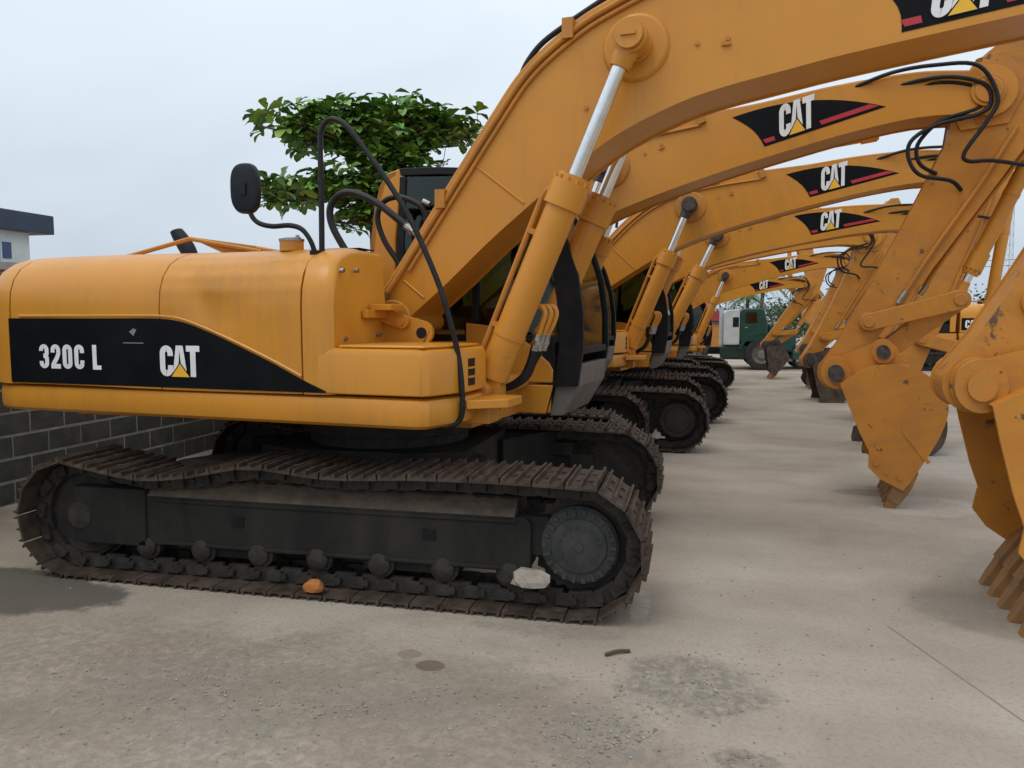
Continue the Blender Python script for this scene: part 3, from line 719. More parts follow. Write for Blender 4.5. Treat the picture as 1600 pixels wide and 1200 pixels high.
def cab_black_mesh():
    mb = MB(); F = CABP
    # roof
    roof = [(-.075, 3.203), (.30, 3.193), (.75, 3.153), (1.02, 3.083), (1.05, 3.03), (.74, 3.09), (.30, 3.13), (-.06, 3.14)]
    mb.prism(roof, .352, 1.385)
    # front pillars
    for v in (.352, 1.335):
        fr = F[8:]; outer = fr; inner = [(x-(.21 if v < 1 else .10)*(.45 if i < 2 else 1), z-.01) for i, (x, z) in enumerate(fr)]
        mb.prism(outer+inner[::-1], v, v+.05)
        mb.prism([(-.125, 2.0), (-.06, 2.0), (-.01, 3.13), (-.07, 3.13)], v+.004, v+.046)
        mb.prism([(.60, 1.86), (.66, 1.86), (.70, 3.12), (.64, 3.12)], v+.004, v+.046)
        mb.prism([(-.13, 1.70), (1.5, 1.70), (1.5, 1.76), (-.13, 1.76)], v+.003, v+.045)
        mb.prism([(.60, 2.98), (1.1, 2.90), (1.0, 3.06), (.62, 3.12)], v+.004, v+.046)
    mb.box(1.50, 1.575, .40, 1.34, 1.60, 1.66); mb.prism([(1.02, 3.08), (1.16, 2.98), (1.12, 2.96), (1.0, 3.03)], .40, 1.34)
    mb.prism([(1.27, 1.10), (1.345, 1.35), (1.345, 1.75), (1.24, 1.75), (1.24, 1.10)], .352, .39); mb.box(-.12, 1.5, 1.345, 1.38, 1.36, 2.02); mb.box(-.27, -.23, .42, 1.34, 1.4, 3.1); mb.box(-.1, 1.05, .42, 1.34, 3.06, 3.10)
    return mb.mesh('cab_frame', BLACK, 35)
def cab_grey_mesh():
    mb = MB(); mb.prism([(1.29, 1.075), (1.40, 1.085), (1.548, 1.335), (1.572, 1.52), (1.50, 1.52), (1.345, 1.35)], .40, 1.36)
    return mb.mesh('cab_front_panel', CABGREY, 35)
def cab_glass_mesh(kind):
    mb = MB()
    if kind == 'side':
        mb.prism([(-.06, 1.80), (.60, 1.80), (.645, 3.1), (-.01, 3.13)], .372, .378); mb.prism([(.665, 1.78), (1.44, 1.78), (1.47, 1.95), (1.42, 2.25), (1.32, 2.55), (1.19, 2.79), (1.07, 2.93), (.70, 3.0)], .372, .378)
        mb.prism([(-.06, 1.80), (.60, 1.80), (.645, 3.1), (-.01, 3.13)], 1.355, 1.361); mb.prism([(.665, 1.78), (1.44, 1.78), (1.47, 1.95), (1.42, 2.25), (1.32, 2.55), (1.19, 2.79), (1.07, 2.93), (.70, 3.0)], 1.355, 1.361)
    else:
        F = CABP[9:15]; mb.prism([(x-.03, z) for x, z in F]+[(x-.036, z-.002) for x, z in F[::-1]], .40, 1.336)
    return mb.mesh('cab_window_'+kind, GLASS, 35)
def cab_inside_mesh():
    mb = MB(); mb.box(-.1, 1.34, .42, 1.32, 1.36, 1.40); mb.box(.15, .68, .62, 1.12, 1.62, 1.78); mb.prism([(.12, 1.72), (.26, 1.72), (.16, 2.5), (.02, 2.5)], .64, 1.10)
    mb.box(.2, .62, .68, 1.06, 1.40, 1.62); mb.box(.2, .9, .44, .58, 1.4, 1.98); mb.box(.2, .9, 1.16, 1.3, 1.4, 1.98); mb.cyl((.8, .5, 1.95), (.82, .5, 2.12), .025, 8); mb.box(1.12, 1.3, .46, .62, 1.4, 2.2)
    mb.box(-.28, -.14, .42, 1.34, 1.4, 2.35)
    return mb.mesh('seat', SEAT)
def headlight_mesh():
    mb = MB(); mb.box(1.27, 1.385, .50, .70, 1.13, 1.27); return mb.mesh('work_light', mat('lamp_lens', (.5, .52, .52), .15, .2, (.35, .36, .36), 20))

# stick: x from boom-tip pin to bucket pin, z outward (away from the machine)
SL = 3.0
STICKP = [(-.92, .06), (-.98, .19), (-.86, .32), (-.2, .50), (.12, .55), (.7, .47), (1.6, .34), (2.4, .20), (2.85, .15)]
def stick_mesh():
    mb = MB(); low = [(2.72, -.12), (2.2, -.10), (1.2, -.09), (.5, -.10), (.2, -.20), (0, -.24), (-.2, -.22), (-.45, -.10)]
    prof = STICKP+circ(SL, 0, .17, 1.1, -1.4, 10)+low
    mb.prism(prof, -.19, .19)
    mb.prism([(-.25, -.23), (.25, -.22), (.4, -.05), (.2, .3), (-.2, .3), (-.4, -.05)], -.235, .235)
    mb.cyl((0, -.315, 0), (0, .315, 0), .15, 24); mb.cyl((SL, -.27, 0), (SL, .27, 0), .13, 24)
    for s in (-1, 1): mb.prism([(.02, .50), (.5, .47), (.40, .66), (.30, .72), (.18, .70)], s*.07-.02, s*.07+.02)
    mb.cyl((2.40, -.25, .05), (2.40, .25, .05), .10, 20)
    return mb.mesh('stick', PAINT_WORN, 30)
def stick_side_mesh(s):
    mb = MB(); low = [(2.72, -.12), (2.2, -.10), (1.2, -.09), (.5, -.10), (.2, -.20), (0, -.24), (-.2, -.22), (-.45, -.10)]
    mb.prism(inset(STICKP+circ(SL, 0, .17, 1.1, -1.4, 10)+low, -.012), *sorted((s*.19, s*.212))); return mb.mesh('stick_side_plate', PAINT_WORN, 30)
def stick_pipes():
    mb = MB()
    for v in (-.12, .12): mb.tube([(.25, v, .60), (.7, v, .51), (1.5, v, .40), (1.85, v, .37)], .018, 8)
    mb.tube([(.2, -.235, .38), (.8, -.235, .34), (1.5, -.235, .26), (2.0, -.235, .22)], .018, 8)
    return mb.mesh('stick_pipe', PAINT_FLOOR)
def stick_fit():
    mb = MB(); mb.cyl((1.98, -.235, .222), (2.12, -.235, .206), .026, 10); mb.cyl((1.84, -.12, .372), (1.95, -.12, .36), .026, 10)
    return mb.mesh('stick_fitting', FITTING)
def idler_link(L_, dark):
    mb = MB()
    for s in (-1, 1): mb.prism(circ(0, 0, .085, pi/2, 1.5*pi, 8)+circ(L_, 0, .095, -pi/2, pi/2, 8), *sorted((s*.255, s*.295)))
    mb.cyl((L_, -.31, 0), (L_, .31, 0), .06, 18); mb.cyl((0, -.31, 0), (0, .31, 0), .055, 18)
    return mb.mesh('idler_link', PAINT_WORN)
def bucket_link(L_, dark):
    mb = MB(); mb.prism(circ(0, 0, .10, pi/2, 1.5*pi, 8)+circ(L_, 0, .10, -pi/2, pi/2, 8), -.16, .16)
    return mb.mesh('bucket_link', PAINT_WORN)
# bucket: x from bucket pin towards the tooth tips, z towards the back of the bucket
BW = .53
BKP = [(.10, .02), (.02, .30), (.04, .56), (.14, .78), (.36, .94), (.56, .94), (.76, .81), (.96, .61), (1.12, .43)]
def bucket_shell():
    mb = MB(); P = dense(BKP, 3); Q = inset(P+[(.5, .0)], .028)[:len(P)]
    mb.prism(P+Q[::-1], -BW, BW); return mb.mesh('bucket_shell', [PAINT_WORN], 35)
def bucket_side(s):
    mb = MB(); P = dense(BKP, 3); mb.prism(inset(P+[(1.14, .36), (.96, .16), (.6, .08), (.3, .04)], -.008), *sorted((s*(BW-.002), s*(BW+.026))))
    mb.prism([(.78, .11), (.92, .06), (1.05, .14), (1.20, .33), (1.13, .43), (.98, .38), (.86, .24)], *sorted((s*(BW+.024), s*(BW+.05))))
    for x, z in ((.90, .14), (1.0, .22), (1.07, .33)): mb.cyl((x, s*(BW+.05), z), (x, s*(BW+.065), z), .025, 10)
    mb.prism([(.62, .50), (.66, .47), (1.0, .62), (.99, .66)], *sorted((s*(BW+.024), s*(BW+.034))))
    return mb.mesh('bucket_side', PAINT_WORN, 35)
def bucket_ears():
    mb = MB()
    for v in (-.30, .25):
        mb.prism(circ(0, 0, .165, pi*.85, pi*1.75, 10)+[(.16, .10), (.12, .62), (.0, .68), (-.10, .66)]+circ(-.09, .515, .13, pi*.75, pi*1.2, 6), v, v+.05)
    mb.cyl((0, -.38, 0), (0, .38, 0), .155, 26); mb.cyl((-.09, -.35, .515), (-.09, .35, .515), .11, 22)
    return mb.mesh('bucket_ear', PAINT_WORN)
def bucket_pins(m):
    mb = MB(); mb.cyl((0, -.41, 0), (0, .41, 0), .085, 20); mb.cyl((-.09, -.38, .515), (-.09, .38, .515), .07, 20); return mb.mesh('bucket_pin', m)
LIP = T(1.09, 0, .43) @ RY(radians(-47))
def cutting_edge():
    mb = MB(); mb.box(-.12, .10, -BW-.02, BW+.02, -.018, .018); return mb.mesh('cutting_edge', PAINT_WORN)
def tooth_mesh():
    mb = MB(); R4 = lambda x, w, a, b: [(x, -w, a), (x, w, a), (x, w, b), (x, -w, b)]
    mb.loft([R4(-.10, .06, -.05, .05), R4(.06, .075, -.08, .075), R4(.28, .072, -.068, .062)], smooth=False); mb.loft([R4(.25, .064, -.06, .054), R4(.40, .056, -.042, .038), R4(.62, .012, -.006, .005)], smooth=False)
    return mb.mesh('bucket_tooth', TEETH)
def hose_tip_mesh():
    mb = MB()
    for k, (v, P) in enumerate(((-.36, [(-1.25, .14), (-.85, .24), (-0.46, 0.27), (-0.1, 0.22), (0.07, -0.09), (-0.01, -0.3), (-0.18, -0.57), (-0.15, -0.66), (0.05, -0.67), (0.35, -0.71)]), (-.33, [(-.9, .12), (-.4, .16), (-.05, .06), (.02, -.12), (-0.08, -0.22), (-0.43, -0.29), (-0.64, -0.42), (-0.66, -0.59), (-0.55, -0.76), (-0.29, -0.83), (-0.18, -0.91)]), (-.28, [(-.8, .06), (-.4, .12), (-.08, .03), (-0.06, -0.14), (-0.38, -0.24), (-0.55, -0.4), (-0.59, -0.53), (-0.54, -0.66), (-.40, -.74)]))):
        mb.tube([(x, (-.225 if i >= len(P)-1 else -.24 if i == 0 else v), z) for i, (x, z) in enumerate(P)], .020, 8)
    return mb.mesh('tip_hose', RUBBER)

def excavator(name, label, loc, psi, alpha, stick_ang, bucket_ang, boom='B', sc=1.0, shoes=True, rz=0, dark_bucket=False, darkpins=True, full=True, group='excavators parked in the row', light=True, sv=0):
    root = thing(name, label, 'excavator', loc, rz, sc, group)
    C = cached
    obj('carbody', C('carbody', carbody_mesh), root); obj('swing_bearing', C('bearing', bearing_mesh), root)
    for s in (-1, 1):
        fr = obj('track_frame', C(('tf', s), lambda: track_frame_mesh(s)), root, T(0, s*1.19, 0), .008)
        obj('packed_dirt', C(('dirt', s), lambda: shelf_dirt_mesh(s)), fr)
        if s < 0: split('frame_slot', C('holes', holes_mesh), fr)
        for k in range(7): obj('roller', C('roller', roller_mesh), fr, T(-1.38+k*.455, 0, .235))
        sp = obj('sprocket', C('sprocket', lambda: sprocket_mesh(1)), fr, T(TX1, 0, .445)); obj('idler', C('idler', idler_mesh), fr, T(TX0, 0, .445))
        obj('drive_cover', C(('cover', s), lambda: cover_mesh(s)), fr, T(TX1, 0, .445))
        tr = obj('crawler_track', C('chain', chain_mesh), root, T(0, s*1.19, 0))
        if shoes:
            sm = C('shoe', shoe_mesh)
            for M in SHM: obj('track_shoe', sm, tr, M)
        else: obj('track_shoes', C('shoes', shoes_joined), tr, kind='stuff')
    U = RZ(psi)
    def up(n, key, fn, bevel=0, parent=None): return obj(n, C(key, fn), parent or root, U if parent is None else None, bevel)
    mf = up('main_frame', 'mf', main_frame_mesh, .008)
    for k in ('rear', 'right', 'left'): up('hood_panel', 'hood_'+k, lambda: hood_mesh(k))
    tk = up('fuel_tank', 'hood_tank', lambda: hood_mesh('tank')); up('counterweight', 'cw', lambda: hood_mesh('counterweight'))
    sk = up('side_skirt', 'skirt', skirt_mesh); tb = up('toolbox', 'tbox', toolbox_mesh, .01); up('vent_opening', 'vent', toolbox_vent_mesh, parent=tb); up('vent_bar', 'ventb', vent_bars_mesh, parent=tb)
    up('front_step', 'step', platform_mesh, .006); up('tank_step', 'bracket', bracket_mesh, .006, tk); lk = up('lock_plate', 'lug', lug_mesh, .004); up('bolt_hole', 'lugh', lug_holes_mesh, parent=lk)
    up('tank_bolt', 'tbolt', tank_bolts_mesh, parent=tk); up('tank_slot', 'tslot', tank_recess_mesh, parent=tk); up('tank_top_slot', 'ttslot', tank_slot_mesh, parent=tk)
    fn = up('filler_neck', 'cap', cap_mesh); up('filler_cap', 'cap2', cap2_mesh, parent=fn)
    up('hood_guard', 'guard', guard_mesh); up('exhaust_stack', 'exh', exhaust_mesh)
    if rz: up('side_decal', 'ldecal', left_decal_mesh)
    up('side_decal', 'decal', decal_mesh); up('decal_bead', 'bead', bead_mesh)
    if full:
        ma = up('side_mirror', 'mirror', mirror_mesh); up('mirror_arm', 'mirarm', mirror_arm_mesh, parent=ma); up('handrail', 'cable', cable_mesh)
    for k in (0, 1): up('hydraulic_hose', ('hh', k), lambda: house_hoses(k))
    cs = up('cab', 'cab', cab_frame_mesh, .012)
    up('cab_base', 'cabsill', cab_sill_mesh, .01, cs); up('cab_frame', 'cabblack', cab_black_mesh, .006, cs); up('cab_front_panel', 'cabgrey', cab_grey_mesh, .008, cs)
    split('side_window', C('cabgs', lambda: cab_glass_mesh('side')), cs); up('windscreen', 'cabgf', lambda: cab_glass_mesh('front'), parent=cs); up('seat', 'seat', cab_inside_mesh, .02, cs)
    if light: up('work_light', 'light', headlight_mesh, .01, cs)
    # boom
    b = BOOM_A if boom == 'A' else BOOM_B
    F = Vector((b['foot'], 0, 1.86))
    MBm = U @ T(*F) @ RY(alpha)
    if ('boom', boom) not in CACHE: CACHE[('boom', boom)] = boom_mesh(b)
    bme, prof = CACHE[('boom', boom)]
    bo = obj('boom', bme, root, MBm)
    for s in (-1, 1): obj('boom_side_plate', C(('bsp', boom, s), lambda: boom_side_mesh(prof, s)), bo)
    split('pin_boss', C(('boss', boom), lambda: boom_boss_mesh(b)), bo, None, .01); obj('boom_pin', C(('bpin', boom, darkpins), lambda: boom_pin_mesh(b, darkpins)), bo)
    split('weld_seam', C(('weld', boom), lambda: weld_mesh(b)), bo); obj('boom_pipe', C(('pipes', boom), lambda: pipes_mesh(b, boom == 'A')), bo); obj('boom_hose', C(('bhose', boom), lambda: boom_hose_mesh(b)), bo)
    split('cylinder_lug', C(('rlug', boom), lambda: root_lug_mesh(b)), bo); split('boom_bolt', C(('bbolt', boom), lambda: bolts_mesh(b)), bo); obj('boom_decal', C(('bdec', boom), lambda: boom_decal_mesh(b, False)), bo)
    if full: split('hose_coupling', C(('hh', 2), lambda: house_hoses(2)), root, U)
    def bw(p): # boom local (x,z) -> upper frame (u,z)
        return Vector((F.x+p[0]*cos(alpha)-p[1]*sin(alpha), F.z+p[0]*sin(alpha)+p[1]*cos(alpha)))
    tip = bw(b['tip'])
    def aim(p, q, v): a = math.atan2(q.y-p.y, q.x-p.x); return U @ T(p.x, v, p.y) @ RY(a), (q-p).length, a
    def cylinder(nm, p, q, v, r, rr, Lb, pipe=True, dark=False, roddark=None):
        M, L_, a = aim(p, q, v)
        ba = obj('cylinder_barrel', C(('barrel', r, Lb), lambda: barrel_mesh(Lb, r)), root, M)
        if pipe: obj('cylinder_pipe', C(('cpipe', r, Lb), lambda: side_pipe_mesh(Lb, r)), ba)
        Mr = U @ T(q.x, v, q.y) @ RY(a); Lr = L_-Lb+.1
        ro = obj('cylinder_rod', C(('rod', round(Lr, 2), rr), lambda: rod_mesh(Lr, rr)), root, Mr @ T(-Lr, 0, 0))
        obj('rod_eye', C(('eye', r, dark), lambda: rodeye_mesh(r*1.02, dark)), ro, T(Lr, 0, 0))
    foot = Vector((1.06, 1.375)); pin = bw(b['pin'])
    for v in (-.47, .47): cylinder('boom_cylinder', foot, pin, v, .115, .052, 1.62, v < 0, darkpins)
    up('cylinder_hose', 'fh', foot_hoses); up('hose_fitting', 'ff', foot_fittings); up('pipe_loop', 'fl', foot_loops)
    # stick
    MS = U @ T(tip.x, sv, tip.y) @ RY(stick_ang)
    st = obj('stick', C('stick', stick_mesh), root, MS @ Matrix.Diagonal((1, 1, 1, 1)), .006)
    for s in (-1, 1): obj('stick_side_plate', C(('ssp', s), lambda: stick_side_mesh(s)), st)
    obj('stick_pipe', C('spipe', stick_pipes), st); split('stick_fitting', C('sfit', stick_fit), st)
    def sw(x, z): return Vector((tip.x+x*cos(stick_ang)-z*sin(stick_ang), tip.y+x*sin(stick_ang)+z*cos(stick_ang)))
    back = sw(-.86, .19); rt = bw(b['root'])
    cylinder('stick_cylinder', rt, back, 0, .10, .05, max(1.3, (back-rt).length*.62), False)
    bp = sw(SL, 0)
    Bu = lambda x, z: Vector((bp.x+x*cos(bucket_ang)-z*sin(bucket_ang), bp.y+x*sin(bucket_ang)+z*cos(bucket_ang)))
    bk = obj('bucket', C(('bshell', dark_bucket), bucket_shell), root, U @ T(bp.x, sv, bp.y) @ RY(bucket_ang) @ Matrix.Diagonal((1.06, 1, .93, 1)))
    kids = [obj('bucket_side', C(('bside', s, dark_bucket), lambda: bucket_side(s)), bk) for s in (-1, 1)]
    kids += [obj('bucket_ear', C(('bears', dark_bucket), bucket_ears), bk), obj('cutting_edge', C(('cedge', dark_bucket), cutting_edge), bk, LIP)]
    split('bucket_pin', C(('bkpins', darkpins), lambda: bucket_pins(PIN if darkpins else PAINT_WORN)), bk)
    if dark_bucket:
        for o in kids+[bk]: o.data.materials[0] = BUCKET_DARK
    for k in range(5): obj('bucket_tooth', C('tooth', tooth_mesh), bk, LIP @ T(.02, -BW+.05+k*(2*BW-.1)/4, 0))
    # linkage
    P0 = sw(2.40, .05); Q0 = Bu(-.09, .515); r0, r1 = .84, .82
    d = Q0-P0; D = min(d.length, r0+r1-.01); a_ = (r0*r0-r1*r1+D*D)/(2*D); h_ = math.sqrt(max(0, r0*r0-a_*a_)); dn = d.normalized(); nn = Vector((-dn.y, dn.x))
    cands = [P0+dn*a_+nn*h_, P0+dn*a_-nn*h_]; sx = Vector((-sin(stick_ang), cos(stick_ang)))
    H = max(cands, key=lambda q: (q-P0).dot(sx)-.6*(q-P0).dot(Vector((cos(stick_ang), sin(stick_ang)))))
    M, _, _ = aim(P0, H, sv); obj('idler_link', C('il', lambda: idler_link(r0, 0)), root, M, .006)
    M, L2, _ = aim(H, Q0, sv); obj('bucket_link', C('bl', lambda: bucket_link(r1, 0)), root, M, .01)
    cb = sw(.30, .64); cylinder('bucket_cylinder', cb, H, sv, .075, .042, max(.9, (H-cb).length*.8), False, False)
    if boom == 'B': split('tip_hose', C('tiph', hose_tip_mesh), root, U @ T(tip.x, 0, tip.y))
    return root

# ------------------------------------------------------------------ ground
def ground_material():
    m = bpy.data.materials.new('yard_concrete'); m.use_nodes = True; n = m.node_tree.nodes; l = m.node_tree.links; b = n['Principled BSDF']
    t = n.new('ShaderNodeTexCoord')
    def noise(sc, det, rough=.6, dist=0, vec=None):
        x = n.new('ShaderNodeTexNoise'); x.inputs['Scale'].default_value = sc; x.inputs['Detail'].default_value = det; x.inputs['Roughness'].default_value = rough; x.inputs['Distortion'].default_value = dist
        l.new(vec or t.outputs['Object'], x.inputs['Vector']); return x.outputs['Fac']
    def ramp(f, stops):
        r = n.new('ShaderNodeValToRGB'); e = r.color_ramp.elements
        while len(e) < len(stops): e.new(.5)
        for q, (p, c) in zip(e, stops): q.position = p; q.color = (*c, 1)
        l.new(f, r.inputs['Fac']); return r.outputs['Color']
    def mix(f, a, c, mode='MIX'):
        x = n.new('ShaderNodeMixRGB'); x.blend_type = mode
        if isinstance(f, float): x.inputs[0].default_value = f
        else: l.new(f, x.inputs[0])
        l.new(a, x.inputs[1]); l.new(c, x.inputs[2]); return x.outputs[0]
    base = ramp(noise(.55, 8, .62, .4), [(.28, (.30, .248, .196)), (.52, (.385, .33, .27)), (.74, (.45, .40, .34))])
    mpp = n.new('ShaderNodeMapping'); mpp.inputs['Scale'].default_value = (.35, 1.1, 1); l.new(t.outputs['Object'], mpp.inputs['Vector'])
    streak = ramp(noise(1.1, 7, .6, .3, mpp.outputs['Vector']), [(.34, (.74, .73, .72)), (.55, (1, 1, 1)), (.74, (1.14, 1.13, 1.12))])
    c1 = mix(.6, base, streak, 'MULTIPLY')
    speck = ramp(noise(38, 6, .75), [(.30, (.62, .60, .58)), (.46, (1, 1, 1)), (.66, (1.1, 1.1, 1.1))])
    c2 = mix(.75, c1, speck, 'MULTIPLY')
    damp = ramp(noise(.33, 6, .58, 1.2), [(.56, (0, 0, 0)), (.64, (1, 1, 1))])
    dk = n.new('ShaderNodeMixRGB'); dk.blend_type = 'MULTIPLY'; l.new(damp, dk.inputs[0]); l.new(c2, dk.inputs[1]); dk.inputs[2].default_value = (.82, .82, .80, 1)
    out = dk.outputs[0]
    # stains, loose patches and painted foreground shade with places of their own: (x, y, radius x, radius y, colour, strength)
    pos = n.new('ShaderNodeSeparateXYZ'); l.new(t.outputs['Object'], pos.inputs[0])
    wob = noise(3.2, 9, .72); fine = ramp(noise(17, 6, .7, .5), [(.36, (.12, .12, .12)), (.58, (1, 1, 1))])
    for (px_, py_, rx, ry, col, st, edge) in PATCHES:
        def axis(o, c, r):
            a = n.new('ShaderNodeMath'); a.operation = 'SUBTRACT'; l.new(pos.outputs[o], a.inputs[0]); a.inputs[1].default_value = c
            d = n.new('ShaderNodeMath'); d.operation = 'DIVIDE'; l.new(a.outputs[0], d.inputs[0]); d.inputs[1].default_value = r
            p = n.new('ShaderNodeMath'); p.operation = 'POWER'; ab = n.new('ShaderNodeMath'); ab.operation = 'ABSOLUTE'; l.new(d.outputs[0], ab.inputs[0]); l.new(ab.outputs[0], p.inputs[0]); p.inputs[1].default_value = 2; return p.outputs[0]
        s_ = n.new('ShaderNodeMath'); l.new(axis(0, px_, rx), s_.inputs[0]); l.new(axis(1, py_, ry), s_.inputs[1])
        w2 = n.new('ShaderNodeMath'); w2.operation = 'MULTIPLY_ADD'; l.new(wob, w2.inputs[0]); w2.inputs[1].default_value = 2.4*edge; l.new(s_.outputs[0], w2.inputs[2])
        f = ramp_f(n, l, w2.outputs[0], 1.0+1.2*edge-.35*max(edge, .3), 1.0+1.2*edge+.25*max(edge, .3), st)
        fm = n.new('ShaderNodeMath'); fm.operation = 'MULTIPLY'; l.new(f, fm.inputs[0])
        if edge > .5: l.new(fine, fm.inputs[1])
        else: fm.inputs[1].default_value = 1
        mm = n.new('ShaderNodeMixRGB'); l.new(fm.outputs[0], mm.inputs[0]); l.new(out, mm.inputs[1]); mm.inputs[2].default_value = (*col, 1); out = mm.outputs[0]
    l.new(out, b.inputs['Base Color'])
    rg = n.new('ShaderNodeMapRange'); l.new(damp, rg.inputs['Value']); rg.inputs['To Min'].default_value = .88; rg.inputs['To Max'].default_value = .62; l.new(rg.outputs[0], b.inputs['Roughness'])
    b.inputs['Specular IOR Level'].default_value = .3
    bp = n.new('ShaderNodeBump'); bp.inputs['Strength'].default_value = .5; bp.inputs['Distance'].default_value = .03
    ad = n.new('ShaderNodeMath'); l.new(noise(14, 8, .7), ad.inputs[0]); nn_ = n.new('ShaderNodeMath'); nn_.operation = 'MULTIPLY'; l.new(noise(60, 4, .7), nn_.inputs[0]); nn_.inputs[1].default_value = .35; l.new(nn_.outputs[0], ad.inputs[1])
    l.new(ad.outputs[0], bp.inputs['Height']); l.new(bp.outputs['Normal'], b.inputs['Normal'])
    return m
def ramp_f(n, l, f, a, b_, st):
    r = n.new('ShaderNodeMapRange'); r.interpolation_type = 'SMOOTHSTEP'; r.inputs['From Min'].default_value = a; r.inputs['From Max'].default_value = b_; r.inputs['To Min'].default_value = st; r.inputs['To Max'].default_value = 0
    l.new(f, r.inputs['Value']); return r.outputs['Result']
def on_ground(x, y):
    d = c_f+c_r*((x-800)/FPX)+c_u*((600-y)/FPX); t = -CAM.z/d.z; return CAM+d*t
PATCHES = []
def patch(px_, py_, wx, wy, col, st=.7, edge=.6):
    p = on_ground(px_, py_); a = on_ground(px_-wx, py_); b = on_ground(px_+wx, py_); c = on_ground(px_, py_-wy); d = on_ground(px_, py_+wy)
    PATCHES.append((p.x, p.y, abs(b.x-a.x)/2, abs(c.y-d.y)/2, col, st, edge))
patch(330, 1120, 760, 170, (.21, .172, .137), .62, 1.2)  # brown loose dirt that also carries the left foreground's shade in its colour
patch(100, 1000, 400, 60, (.22, .18, .14), .5, 1.2)  # same dirt tone with painted shade, carried on towards the near track
patch(1080, 1070, 120, 48, (.15, .145, .13), .7, 1.1)
patch(930, 1150, 80, 40, (.22, .215, .195), .55, 1.0)
patch(672, 1040, 24, 9, (.12, .085, .06), .75, .25)
patch(640, 1022, 20, 8, (.17, .125, .09), .5, .4)
patch(1165, 1190, 60, 18, (.14, .14, .125), .6, 1.0)
patch(270, 1060, 140, 40, (.21, .195, .17), .5, 1.2)
patch(330, 1130, 130, 45, (.22, .215, .18), .45, 1.2)
patch(620, 1100, 170, 30, (.22, .215, .19), .45, 1.1)
patch(1000, 945, 16, 26, (.50, .46, .41), .6, .8)
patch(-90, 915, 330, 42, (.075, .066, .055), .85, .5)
patch(850, 985, 130, 10, (.22, .19, .165), .5, .8)
patch(1440, 790, 90, 16, (.46, .44, .41), .5, .9)
patch(1480, 720, 70, 30, (.44, .42, .39), .5, 1.0)
patch(1360, 770, 60, 5, (.17, .155, .135), .6, .8)
patch(1500, 950, 80, 30, (.22, .20, .18), .5, .9)
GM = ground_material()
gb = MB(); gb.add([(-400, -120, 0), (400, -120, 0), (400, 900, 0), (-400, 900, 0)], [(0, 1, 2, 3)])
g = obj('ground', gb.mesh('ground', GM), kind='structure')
# slab joint
jm = MB(); a = on_ground(1432, 1010); b = on_ground(1600, 1128); dd = (b-a).normalized(); nn2 = Vector((-dd.y, dd.x, 0))*.0035
A = a-dd*.3; B = b+dd*8
jm.add([A+nn2+Vector((0, 0, .004)), B+nn2+Vector((0, 0, .004)), B-nn2+Vector((0, 0, .004)), A-nn2+Vector((0, 0, .004))], [(0, 1, 2, 3)])
obj('slab_joint', jm.mesh('slab_joint', mat('joint_dirt', (.29, .25, .205), .95, 0, (.37, .32, .265), 9)), g)

# ------------------------------------------------------------------ excavators in the row
R = radians
EX = [
 dict(label='nearest excavator, with the large white model number on its black flank', loc=(0, 0, 0), psi=R(-6), alpha=0, stick_ang=math.atan2(1.48-4.15, 4.27-5.65), bucket_ang=R(-82), boom='A', darkpins=False, light=False, sv=-.10),
 dict(label='second excavator of the row, its yellow bucket hanging side-on to the camera', loc=(-.30, 3.43, 0), psi=R(-9), alpha=R(20.6), stick_ang=R(-114.6), bucket_ang=R(-74), full=False),
 dict(label='third excavator of the row, dark pin on its boom and square light under its cab', loc=(.52, 6.35, 0), psi=R(-4), alpha=R(19.5), stick_ang=R(-103), bucket_ang=R(-128), full=False, dark_bucket=True),
 dict(label='fourth excavator of the row, its boom showing just below the boom of the third', loc=(.92, 9.55, 0), psi=R(-2), alpha=R(16.4), stick_ang=R(-112), bucket_ang=R(-80), full=False, dark_bucket=True),
 dict(label='fifth excavator of the row, its boom decal mostly hidden under the fourth boom', loc=(.60, 12.8, 0), psi=0, alpha=R(17.0), stick_ang=R(-113), bucket_ang=R(-84), full=False, dark_bucket=True, shoes=False),
 dict(label='sixth excavator of the row, its boom just above the thin last boom', loc=(1.75, 16.1, 0), psi=0, alpha=R(20), stick_ang=R(-114), bucket_ang=R(-92), sc=.85, full=False, dark_bucket=True, shoes=False),
 dict(label='last and smallest excavator of the row, its slim boom passing over the green truck', loc=(1.75, 19.4, 0), psi=0, alpha=R(19.5), stick_ang=R(-122), bucket_ang=R(-88), sc=.75, full=False, dark_bucket=True, shoes=False),
]
for e in EX: excavator('excavator', **e)

# ------------------------------------------------------------------ block wall behind the tails
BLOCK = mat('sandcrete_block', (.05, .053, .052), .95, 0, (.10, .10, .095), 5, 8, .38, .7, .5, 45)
MORTAR = mat('wall_mortar', (.30, .30, .285), .95, 0, (.40, .40, .38), 8, 6, bump=.4)
WX = -4.25
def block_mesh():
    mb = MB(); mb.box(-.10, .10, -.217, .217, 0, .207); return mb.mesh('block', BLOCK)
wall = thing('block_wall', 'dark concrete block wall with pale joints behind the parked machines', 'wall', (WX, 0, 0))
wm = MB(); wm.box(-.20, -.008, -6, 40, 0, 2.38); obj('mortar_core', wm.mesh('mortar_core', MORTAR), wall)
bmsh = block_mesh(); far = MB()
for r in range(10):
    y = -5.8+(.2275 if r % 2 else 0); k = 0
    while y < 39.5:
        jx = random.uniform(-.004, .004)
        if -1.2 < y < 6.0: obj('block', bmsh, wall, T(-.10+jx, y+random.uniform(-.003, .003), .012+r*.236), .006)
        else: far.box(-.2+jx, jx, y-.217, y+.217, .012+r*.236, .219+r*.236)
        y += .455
obj('far_blocks', far.mesh('far_blocks', BLOCK), wall, kind='stuff')
